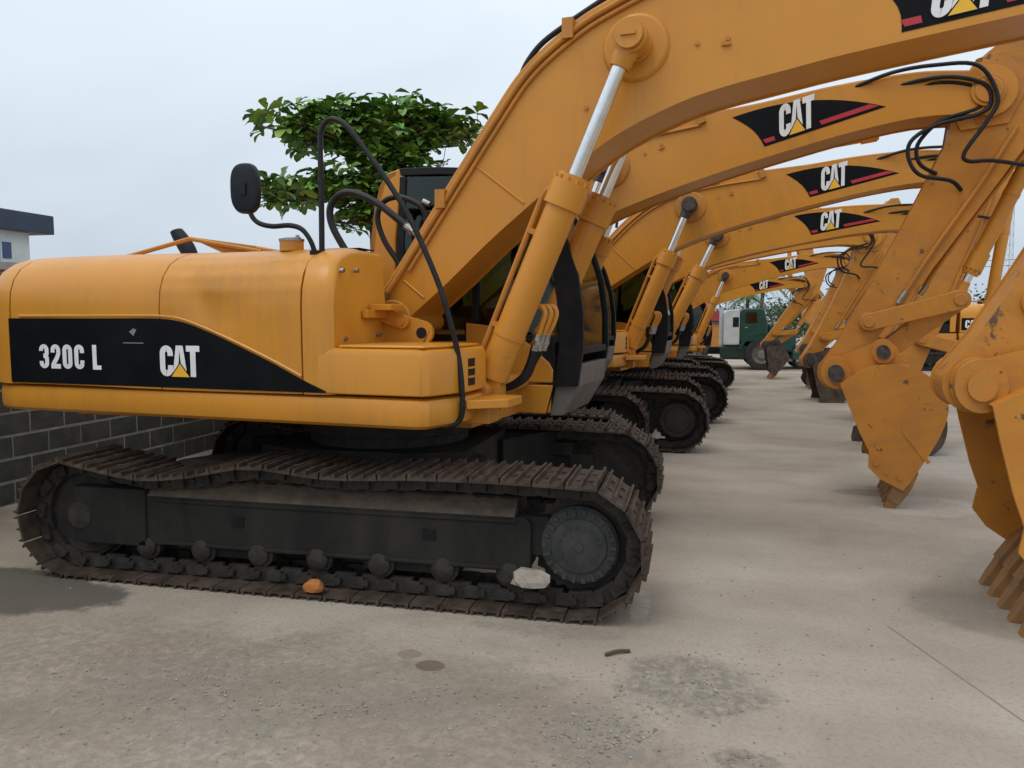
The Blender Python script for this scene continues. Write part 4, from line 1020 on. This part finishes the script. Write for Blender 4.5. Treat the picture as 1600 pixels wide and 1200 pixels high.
cp = MB(); cp.box(-.25, .05, -6, 40, 2.381, 2.46); obj('coping', cp.mesh('coping', MORTAR), wall)

# ------------------------------------------------------------------ house beyond the wall on the left
WHITE = mat('white_render', (.62, .66, .66), .85, 0, (.52, .56, .56), 1.5, 6); NAVY = mat('navy_fascia', (.022, .035, .07), .5, 0, (.03, .045, .085), 2)
WIN = mat('blue_window_glass', (.03, .05, .14), .12, 0, (.04, .07, .18), 2); WFRAME = mat('window_frame_white', (.55, .62, .66), .5)
cpos = pixel_at(84, 338, 21); Xc, Yc = cpos.x, cpos.y; Zt = cpos.z; Zb = pixel_at(84, 367, 21).z
hs = thing('house', 'white two-storey house with dark navy flat roof edge beyond the wall', 'house', (Xc, Yc, 0))
m_ = MB(); m_.box(-7, 0, -9, 0, Zb-Zt+Zt, Zt); obj('roof', m_.mesh('roof', NAVY), hs, None, .02)
m_ = MB(); m_.box(-6.4, -.30, -8.4, -.55, 0, Zb); obj('wall', m_.mesh('wall', WHITE), hs)
m_ = MB(); m_.box(-.30, .15, -8.3, -.7, Zb-1.30, Zb-1.0); obj('balcony_slab', m_.mesh('balcony_slab', WHITE), hs)
for i in range(5):
    y1 = -1.15-i*.62-(.5 if i > 1 else 0)-(.5 if i > 3 else 0)
    m_ = MB(); m_.box(-.31, -.27, y1-.30, y1, Zb-.72, Zb-.30); w_ = obj('window', m_.mesh('window', WIN), hs)
    m_ = MB(); m_.box(-.30, -.25, y1-.34, y1-.305, Zb-.76, Zb-.26); m_.box(-.30, -.25, y1-.30, y1+.03, Zb-.30, Zb-.27); obj('frame', m_.mesh('frame', WFRAME), w_, kind='stuff')

# ------------------------------------------------------------------ trees
LEAF = [mat('leaf_green', (.11, .25, .045), .42, 0, (.19, .36, .06), 1.3, 4, .35, .7), mat('leaf_dark', (.065, .16, .036), .5, 0, (.095, .20, .045), 2), mat('leaf_young', (.26, .42, .07), .45, 0, (.2, .35, .06), 2)]
for m__ in LEAF:
    m__.node_tree.nodes['Principled BSDF'].inputs['Subsurface Weight'].default_value = 0
LEAF_FAR = mat('leaf_far', (.030, .070, .024), .6, 0, (.05, .10, .03), 2)
BARK = mat('bark', (.10, .08, .06), .95, 0, (.16, .13, .1), 6, 8, bump=.6)
def leaf(mb, p, d, up, L_, w, mi):
    d = d.normalized(); s_ = d.cross(up); s_ = s_.normalized() if s_.length > 1e-4 else d.orthogonal().normalized(); n_ = s_.cross(d)
    pts = []
    for t, k, dz in ((0, .08, 0), (.35, .62, .03), (.7, 1, .02), (.92, .62, -.05), (1, .05, -.09)):
        c = p+d*(L_*t)+n_*(dz*L_*1.5)
        pts.append((c-s_*(w*k)+n_*(w*k*.28), c, c+s_*(w*k)+n_*(w*k*.28)))
    vs_ = [q for r in pts for q in r]
    mb.add(vs_, [f for i in range(4) for f in ((i*3, i*3+1, i*3+4, i*3+3), (i*3+1, i*3+2, i*3+5, i*3+4))], mi, True)
def rosette(mb, p, axis, n_, L_, w, rnd):
    a = axis.orthogonal().normalized(); b = axis.cross(a)
    for k in range(n_):
        t = 2*pi*k/n_+rnd.uniform(-.3, .3); e = rnd.uniform(-.25, .6)
        d = (a*cos(t)+b*sin(t))+axis*e
        k2 = rnd.uniform(.5, 1.2); leaf(mb, p+axis*rnd.uniform(-.05, .05), d, axis, L_*k2, w*k2*rnd.uniform(.85, 1.1), rnd.choices((0, 1, 2), (6, 3, 2))[0])
rnd = random.Random(11)
base = pixel_at(590, 600, 14.2); tx_, ty_ = base.x, base.y
tree = thing('almond_tree', 'leafy green tree with flat layered branches behind the nearest cab', 'tree', (tx_, ty_, 0))
tz = lambda y: (pixel_at(590, y, 14.2)).z
trunk = MB(); br = MB(); cw = MB()
rings = []
for z, r in ((0, .2), (.3, .15), (1.5, .125), (3, .105), (tz(225), .075), (tz(175), .03)):
    rings.append([(r*cos(2*pi*k/10)+.06*sin(z), r*sin(2*pi*k/10), z) for k in range(10)])
trunk.loft(rings); obj('trunk', trunk.mesh('trunk', BARK), tree)
view = Vector((c_f.x, c_f.y, 0)).normalized(); side_ = Vector((c_r.x, c_r.y, 0)).normalized()
for (ypx, R0, nb, thick, droop, lft) in ((228, 1.95, 16, .15, .10, 1.0), (205, 1.35, 12, .14, .10, 1.0), (252, 1.25, 9, .13, .0, .35), (306, 2.05, 15, .095, .01, 1.0), (335, .75, 6, .12, -.15, 1.0)):
    z0 = tz(ypx)
    for k in range(nb):
        a = 2*pi*k/nb+rnd.uniform(-.15, .15); L_ = R0*rnd.uniform(.82, 1.06); L_ *= (lft if cos(a) < 0 else 1)
        dirv = side_*cos(a)+view*(sin(a)*.42); rise = rnd.uniform(-.03, .07)+droop
        pts = [Vector((0, 0, z0-.12))+dirv*(L_*t)+Vector((rnd.uniform(-.05, .05), rnd.uniform(-.05, .05), rise*L_*t+.03*sin(t*9))) for t in (0, .3, .6, 1)]
        br.tube(pts, .018, 5, sub=3)
        for j in range(int(10*L_)+3):
            t = .15+.85*rnd.random()**.8; p = pts[0].lerp(pts[-1], t)+Vector((0, 0, .03))
            sd_ = Vector((-dirv.y, dirv.x, 0))*rnd.gauss(0, .2*(.4+t)); q = p+sd_+Vector((0, 0, rnd.gauss(0.05, thick)+(rnd.uniform(.05, .2) if rnd.random() < .06 else 0)))
            br.tube([p, (p+q)/2+Vector((0, 0, -.03)), q], .007, 4, sub=1)
            rosette(cw, q, (Vector((0, 0, 1))+dirv*rnd.uniform(0, .5)+Vector((rnd.gauss(0, .3), rnd.gauss(0, .3), 0))).normalized(), rnd.randint(7, 10), .265, .078, rnd)
obj('limbs', br.mesh('limbs', BARK), tree)
obj('crown', cw.mesh('crown', LEAF, 60), tree, kind='stuff')
def bush_tree(px_, base_y, depth, h, w, label, seed, trunkh=.3, group='trees along the far edge of the yard'):
    r_ = random.Random(seed); p = on_ground(px_, base_y) if depth is None else pixel_at(px_, base_y, depth); h *= .82; t_ = thing('broadleaf_tree', label, 'tree', (p.x, p.y, 0), group=group)
    tm = MB(); tm.loft([[(r*cos(2*pi*k/7), r*sin(2*pi*k/7), z) for k in range(7)] for z, r in ((0, .03*h), (h*.4, .022*h), (h*.8, .008*h))]); obj('trunk', tm.mesh('trunk', BARK), t_)
    cm = MB(); clumps = [(r_.gauss(0, w*.27), r_.gauss(0, w*.27), h*(trunkh+(1-trunkh)*r_.random()**.8), r_.uniform(.12, .24)*w) for _ in range(26)]
    for (x, y, z, r) in clumps:
        for _ in range(70):
            d = Vector((r_.gauss(0, 1), r_.gauss(0, 1), r_.gauss(0, .8))); d = d.normalized()*r*r_.uniform(.6, 1.1); q = Vector((x, y, max(.2, z)))+d
            leaf(cm, q, Vector((r_.gauss(0, 1), r_.gauss(0, 1), r_.gauss(-.2, .6))), Vector((r_.gauss(0, .4), r_.gauss(0, .4), 1)), .035*h+.10, .014*h+.05, 1)
    obj('crown', cm.mesh('crown', [LEAF_FAR, LEAF_FAR], 60), t_, kind='stuff'); return t_
def palm(px_, depth, h, label, seed):
    r_ = random.Random(seed); p = pixel_at(px_, 500, depth); t_ = thing('palm_tree', label, 'palm tree', (p.x, p.y, 0), group='palm trees behind the truck')
    tm = MB(); tm.tube([(0, 0, 0), (.1, 0, h*.4), (.25, .1, h*.75), (.3, .1, h)], .16, 8); obj('trunk', tm.mesh('trunk', BARK), t_)
    cm = MB(); o = Vector((.3, .1, h))
    for k in range(22):
        a = 2*pi*k/22+r_.uniform(-.2, .2); e = r_.uniform(-.2, 1.1); L_ = r_.uniform(2.0, 2.7); d = Vector((cos(a), sin(a), 0)); pts = [o+d*(L_*t*cos(e*.6))+Vector((0, 0, L_*(sin(e)*t-1.0*t*t*(.4+.4*cos(e))))) for t in [i/9 for i in range(10)]]
        for i in range(1, 9):
            dd_ = (pts[i+1]-pts[i]).normalized(); s_ = dd_.cross(Vector((0, 0, 1))).normalized()
            for sg in (-1, 1):
                for f_ in (0, .5):
                    leaf(cm, pts[i].lerp(pts[i+1], f_), s_*sg+dd_*.5+Vector((0, 0, -.35)), Vector((0, 0, 1)), .62*(1-.5*i/9), .045, 1)
    obj('crown', cm.mesh('crown', LEAF, 60), t_, kind='stuff')
palm(1186, 68, 5.0, 'taller palm tree rising just above the green truck cab', 3)
palm(1163, 74, 4.0, 'shorter palm tree left of the taller palm behind the truck', 4)
palm(1252, 80, 5.8, 'palm tree showing beside the slim last excavator stick', 8)
bush_tree(1222, 505, 62, 3.0, 5, 'low dark tree right of the palm behind the truck', 21)
bush_tree(1140, 505, 70, 3.0, 5, 'low dark tree left of the palms behind the truck', 22)
bush_tree(1262, 505, 58, 3.4, 4, 'dark green bush between the far excavator sticks', 23)
bush_tree(1320, 505, 40, 3.2, 4, 'bright green bush seen under the fourth stick', 24)
bush_tree(1420, 505, 60, 3.6, 6, 'dark tree hidden mostly by the yellow sticks', 25)
bush_tree(1540, 505, 60, 4.3, 7, 'round green treetop above the facing excavator roof, under the mast', 26)
bush_tree(1615, 505, 64, 4.0, 7, 'green treetop at the right edge of the view behind the facing excavator', 27)
bush_tree(1060, 505, 75, 3.0, 6, 'dark tree far behind the row of tracks', 28)

# ------------------------------------------------------------------ lattice mast
GALV = mat('galvanised_steel', (.42, .44, .46), .6, .2, (.5, .52, .54), 2)
p = pixel_at(1566, 500, 150); mast = thing('lattice_mast', 'tall pale lattice radio mast on the horizon at right', 'mast', (p.x, p.y, 0))
legs = MB(); brc = MB(); Hm = 34; N = 17
def mw(z): return 1.15-.55*z/Hm
for sx in (-1, 1):
    for sy in (-1, 1):
        lg = MB(); lg.tube([(sx*mw(0), sy*mw(0), 0), (sx*mw(Hm), sy*mw(Hm), Hm)], .055, 5, sub=1); obj('leg', lg.mesh('leg', GALV), mast)
for i in range(N):
    z0, z1 = Hm*i/N, Hm*(i+1)/N; a, b = mw(z0), mw(z1)
    for k in range(4):
        c = [(-1, -1), (1, -1), (1, 1), (-1, 1)]; q0, q1 = c[k], c[(k+1) % 4]
        brc.tube([(q0[0]*a, q0[1]*a, z0), (q1[0]*b, q1[1]*b, z1)], .028, 4, sub=1); brc.tube([(q1[0]*a, q1[1]*a, z0), (q0[0]*b, q0[1]*b, z1)], .028, 4, sub=1); brc.tube([(q0[0]*a, q0[1]*a, z0), (q1[0]*a, q1[1]*a, z0)], .028, 4, sub=1)
obj('bracing', brc.mesh('bracing', GALV), mast, kind='stuff')
for i, (y0, dz) in enumerate(((408, 0), (400, 0))):
    a = pixel_at(1380, y0+6-3*i, 90); b = pixel_at(1700, y0-2, 90); mid = (a+b)/2-Vector((0, 0, .5))
    w_ = MB(); w_.tube([a, mid, b], .03, 5, sub=8); tag(obj('power_line', w_.mesh('power_line', BLACK)), ('lower' if i == 0 else 'upper')+' thin power line crossing the sky by the mast', 'power line')

# ------------------------------------------------------------------ green and white lorry
GREEN = mat('truck_green', (.006, .045, .033), .4, 0, (.012, .06, .045), 2); TWHITE = mat('truck_white', (.55, .57, .57), .45, 0, (.45, .46, .46), 3)
TYRE = mat('tyre_rubber', (.016, .015, .015), .85, 0, (.04, .036, .032), 6); RIM = mat('rim_grey', (.22, .21, .19), .6, .3, (.13, .12, .1), 8)
def wheel_mesh(r, w):
    n_ = 28; a = MB(); prof = [(-w/2, r*.58), (-w/2, r*.92), (-w*.36, r), (w*.36, r), (w/2, r*.92), (w/2, r*.58)]
    a.loft([[(q*cos(2*pi*k/n_), y, q*sin(2*pi*k/n_)) for k in range(n_)] for y, q in prof], caps=False)
    b = MB(); b.loft([[(q*cos(2*pi*k/n_), y, q*sin(2*pi*k/n_)) for k in range(n_)] for y, q in ((-w*.46, r*.6), (-w*.42, r*.54), (-w*.15, r*.45), (-w*.12, r*.3), (-w*.42, r*.26), (-w*.45, r*.1), (-w*.45, .01))], caps=False)
    for k in range(8): t = 2*pi*k/8; b.cyl((r*.38*cos(t), -w*.16, r*.38*sin(t)), (r*.38*cos(t), -w*.05, r*.38*sin(t)), r*.05, 6)
    return a.mesh('tyre', TYRE), b.mesh('rim', RIM)
tyre, rim = wheel_mesh(.58, .3)
p = on_ground(1190, 579); truck = thing('tractor_truck', 'dark green truck with white sleeper cab parked beyond the row', 'truck', (p.x, p.y+.15, 0))
S = lambda px_: (px_-1190)/42.5
def tz2(y): return (579-y)/42.5
cabm = MB(); cabm.prism([(S(1157), tz2(535)), (S(1157), tz2(488)), (S(1160), tz2(483.5)), (S(1188), tz2(483)), (S(1193), tz2(486)), (S(1198), tz2(508)), (S(1199), tz2(535))], .02, 2.3); tcab = obj('cab', cabm.mesh('cab', GREEN), truck, None, .05)
q = MB(); q.prism([(S(1165), tz2(506)), (S(1164), tz2(490)), (S(1181), tz2(489)), (S(1183), tz2(506))], .01, .03); obj('side_window', q.mesh('side_window', GLASS_DARK), tcab)
q = MB(); q.prism([(S(1192.5), tz2(487)), (S(1197.2), tz2(506)), (S(1198.2), tz2(506)), (S(1193.5), tz2(487))], .15, 2.15); obj('windscreen', q.mesh('windscreen', GLASS_DARK), tcab)
q = MB(); q.box(S(1161), S(1186), .008, .022, tz2(533), tz2(509)); dr = obj('door', q.mesh('door', GREEN), tcab, None, .01)
q = MB(); q.box(S(1164), S(1168), -.015, .01, tz2(514), tz2(512)); obj('handle', q.mesh('handle', CHROME), dr)
q = MB(); q.prism([(S(1133), tz2(540)), (S(1133), tz2(490)), (S(1137), tz2(486)), (S(1156.5), tz2(484)), (S(1156.5), tz2(540))], .02, 2.3); sl_ = obj('sleeper', q.mesh('sleeper', TWHITE), truck, None, .04)
q = MB(); q.box(S(1146), S(1155), .008, .022, tz2(512), tz2(497)); obj('sleeper_window', q.mesh('sleeper_window', BLACK), sl_)
q = MB(); q.prism([(S(1200), tz2(540)), (S(1199.5), tz2(507)), (S(1225), tz2(510)), (S(1238), tz2(515)), (S(1242), tz2(525)), (S(1242), tz2(545)), (S(1236), tz2(552))], .35, 1.97); hood = obj('bonnet', q.mesh('bonnet', GREEN), truck, None, .06)
q = MB(); q.box(S(1242.2), S(1243), .6, 1.7, tz2(545), tz2(518)); obj('grille', q.mesh('grille', CHROME), hood)
fd = MB(); out_ = circ(0, .56, .86, .2, pi*.92, 14); inn = circ(0, .56, .74, pi*.92, .2, 14); fd.prism(out_+inn, .0, .42); obj('front_fender', fd.mesh('front_fender', GREEN), truck, None, .01)
fd = MB(); fd.prism(out_+inn, 1.88, 2.3); obj('front_fender', fd.mesh('front_fender2', GREEN), truck, None, .01)
q = MB(); q.box(S(1040), S(1240), .75, .9, tz2(556), tz2(545)); obj('chassis_rail', q.mesh('chassis_rail', BLACK), truck); q = MB(); q.box(S(1040), S(1240), 1.4, 1.55, tz2(556), tz2(545)); obj('chassis_rail', q.mesh('chassis_rail2', BLACK), truck)
q = MB(); q.box(S(1128), S(1170), .1, .62, tz2(563), tz2(541)); obj('fuel_tank', q.mesh('truck_tank', mat('tank_dark_green', (.012, .03, .024), .5)), truck, None, .08)
q = MB(); q.box(S(1236), S(1247), .05, 2.25, tz2(562), tz2(550)); obj('bumper', q.mesh('bumper', GREEN), truck, None, .03)
q = MB(); q.box(S(1240), S(1243), .12, .32, tz2(546), tz2(539)); obj('headlight', q.mesh('headlight', FITTING), truck); q = MB(); q.box(S(1240), S(1243), 1.98, 2.18, tz2(546), tz2(539)); obj('headlight', q.mesh('headlight2', FITTING), truck)
q = MB(); q.cyl((S(1129), .25, tz2(540)), (S(1129), .25, tz2(482)), .075, 14); obj('exhaust_stack', q.mesh('truck_exhaust', GALV), truck)
for x, y in ((0, .15), (0, 2.15), (S(1085), .15), (S(1085), 2.15), (S(1055), .15), (S(1055), 2.15)):
    w_ = obj('wheel', tyre, truck, T(x, y, .58)); obj('rim', rim, w_)

# ------------------------------------------------------------------ white car half hidden by the buckets
CARW = mat('car_white', (.62, .63, .63), .35, 0, (.55, .56, .56), 3, coat=.3)
p = on_ground(1262, 577); car = thing('white_car', 'small white car half hidden behind the far buckets, right of the truck', 'car', (p.x, p.y, 0))
body = MB(); sec = [(-.95, .28), (-1.0, .5), (-.98, .72), (-.55, .80), (-.25, .86), (.15, 1.28), (.6, 1.40), (1.6, 1.42), (2.3, 1.36), (2.75, .95), (3.1, .9), (3.15, .4), (3.05, .28)]
rings = []
for y, k, zk in ((0, .97, .9), (.06, 1, 1), (.4, 1, 1.02), (1.3, 1, 1.02), (1.62, 1, 1), (1.68, .97, .9)): rings.append([(1.07+(x-1.07)*k, y+(.14 if z > .9 and y < .5 else 0)-(.14 if z > .9 and y > 1.2 else 0), .28+(z-.28)*zk) for x, z in sec])
body.loft(rings); bd = obj('body', body.mesh('car_body', CARW, 50), car)
q = MB(); q.prism([(.30, .92), (.48, 1.28), (1.2, 1.34), (1.2, .92)], .085, .10); obj('side_window', q.mesh('car_window', GLASS_DARK), bd); q = MB(); q.prism([(1.27, .92), (1.27, 1.34), (2.1, 1.3), (2.35, .95)], .085, .10); obj('side_window', q.mesh('car_window2', GLASS_DARK), bd)
q = MB(); q.box(-1.0, -.9, .1, .38, .58, .72); obj('headlight', q.mesh('car_light', FITTING), bd, None, .03); q = MB(); q.box(-1.03, -.93, .05, 1.63, .3, .5); obj('bumper', q.mesh('car_bumper', mat('car_trim', (.1, .1, .1), .6)), bd, None, .04)
ct, crim = wheel_mesh(.31, .2)
for x in (-.25, 2.3):
    for y in (.08, 1.6): w_ = obj('wheel', ct, car, T(x, y, .31)); obj('rim', crim, w_)

# ------------------------------------------------------------------ small red-roofed shed and facing excavator
p = pixel_at(1120, 520, 46); shed = thing('shed', 'small shed with a red roof left of the truck sleeper', 'shed', (p.x, p.y, 0))
q = MB(); q.box(-1.2, 1.0, 0, 3, 0, 1.75); obj('wall', q.mesh('shed_wall', mat('shed_grey', (.18, .19, .2), .8, 0, (.12, .13, .14), 2)), shed)
q = MB(); q.prism([(-1.4, 1.74), (1.2, 1.74), (.7, 2.3), (-.9, 2.3)], -.2, 3.2); obj('roof', q.mesh('shed_roof', mat('red_roof', (.38, .03, .04), .6, 0, (.3, .03, .035), 3)), shed)
q = MB(); q.box(-.3, .35, -.04, -.001, .05, 1.5); obj('door', q.mesh('shed_door', PAINT_FLOOR), shed)
excavator('excavator', 'excavator facing left at the right edge, cab and black flank panel showing behind the sticks', (11.4, 25.6, 0), 0, R(38), R(-100), R(-130), rz=pi, full=False, shoes=False, sc=1.0, group='excavators across the yard')

# ------------------------------------------------------------------ small things on the ground
ROCK = mat('pale_stone', (.30, .255, .21), .95, 0, (.40, .35, .3), 7, 8, bump=.6); GRAV = mat('gravel_stone', (.20, .175, .14), .95, 0, (.38, .34, .28), 20, 4, spec=.2)
def rock_mesh(sx, sy, sz, seed, m):
    r_ = random.Random(seed); bm = bmesh.new(); bmesh.ops.create_icosphere(bm, subdivisions=2, radius=1)
    for v in bm.verts:
        k = 1+r_.uniform(-.16, .14); v.co = Vector((v.co.x*sx*k, v.co.y*sy*k, max(-.6, v.co.z)*sz*k))
    me = bpy.data.meshes.new('stone'); bm.to_mesh(me); bm.free(); me.materials.append(m); return me
def put(name, me, loc, label, cat, rz=0): o = obj(name, me); o.location = loc; o.rotation_euler = (0, 0, rz); return tag(o, label, cat)
put('concrete_lump', rock_mesh(.13, .07, .075, 5, ROCK), (1.50, -1.40, .235), 'pale lump of concrete wedged in the near track beside the drive cover', 'stone')
put('orange_clod', rock_mesh(.075, .06, .05, 6, mat('orange_clay', (.42, .15, .03), .9, 0, (.3, .11, .03), 12)), (.02, -1.46, .09), 'orange clod lying on the lower run of the near track', 'clod')
tw = MB(); a = on_ground(946, 1026); b = on_ground(984, 1020); tw.tube([a+Vector((0, 0, .012)), (a+b)/2+Vector((0, .01, .018)), b+Vector((0, 0, .012))], .011, 6, sub=4)
tag(obj('twig', tw.mesh('twig', mat('twig_brown', (.09, .06, .04), .9))), 'short brown twig on the concrete in front of the near track', 'twig')
gv = MB(); r_ = random.Random(5)
def pebbles(px_, py_, wx, wy, n_, smin, smax):
    for _ in range(n_):
        p = on_ground(px_+r_.gauss(0, wx*.5), py_+r_.gauss(0, wy*.5)); s_ = smin+(smax-smin)*r_.random()**3
        M = T(p.x, p.y, s_*.25) @ RZ(r_.uniform(0, 6.3))
        vs_ = [M @ Vector((x*s_*r_.uniform(.7, 1.2), y*s_*r_.uniform(.6, 1.1), z*s_*.6)) for x, y, z in ((1, 0, 0), (0, 1, 0), (-1, 0, 0), (0, -1, 0), (.1, .1, 1), (-.2, 0, -1), (.6, .6, .6), (-.5, .6, .5))]
        gv.add(vs_, [(0, 6, 4), (6, 1, 4), (1, 7, 4), (7, 2, 4), (2, 3, 4), (3, 0, 4), (0, 1, 6), (1, 2, 7), (0, 5, 1), (1, 5, 2), (2, 5, 3), (3, 5, 0)])
pebbles(1060, 1070, 170, 55, 420, .003, .010); pebbles(940, 1150, 130, 60, 420, .003, .014); pebbles(1160, 1190, 60, 20, 120, .003, .010)
pebbles(620, 1095, 300, 50, 340, .003, .012); pebbles(300, 1060, 180, 60, 260, .004, .012); pebbles(400, 1110, 600, 90, 700, .003, .010); pebbles(800, 1060, 900, 170, 420, .003, .010); pebbles(1300, 900, 420, 160, 160, .004, .011)
obj('gravel', gv.mesh('gravel', GRAV), kind='stuff')
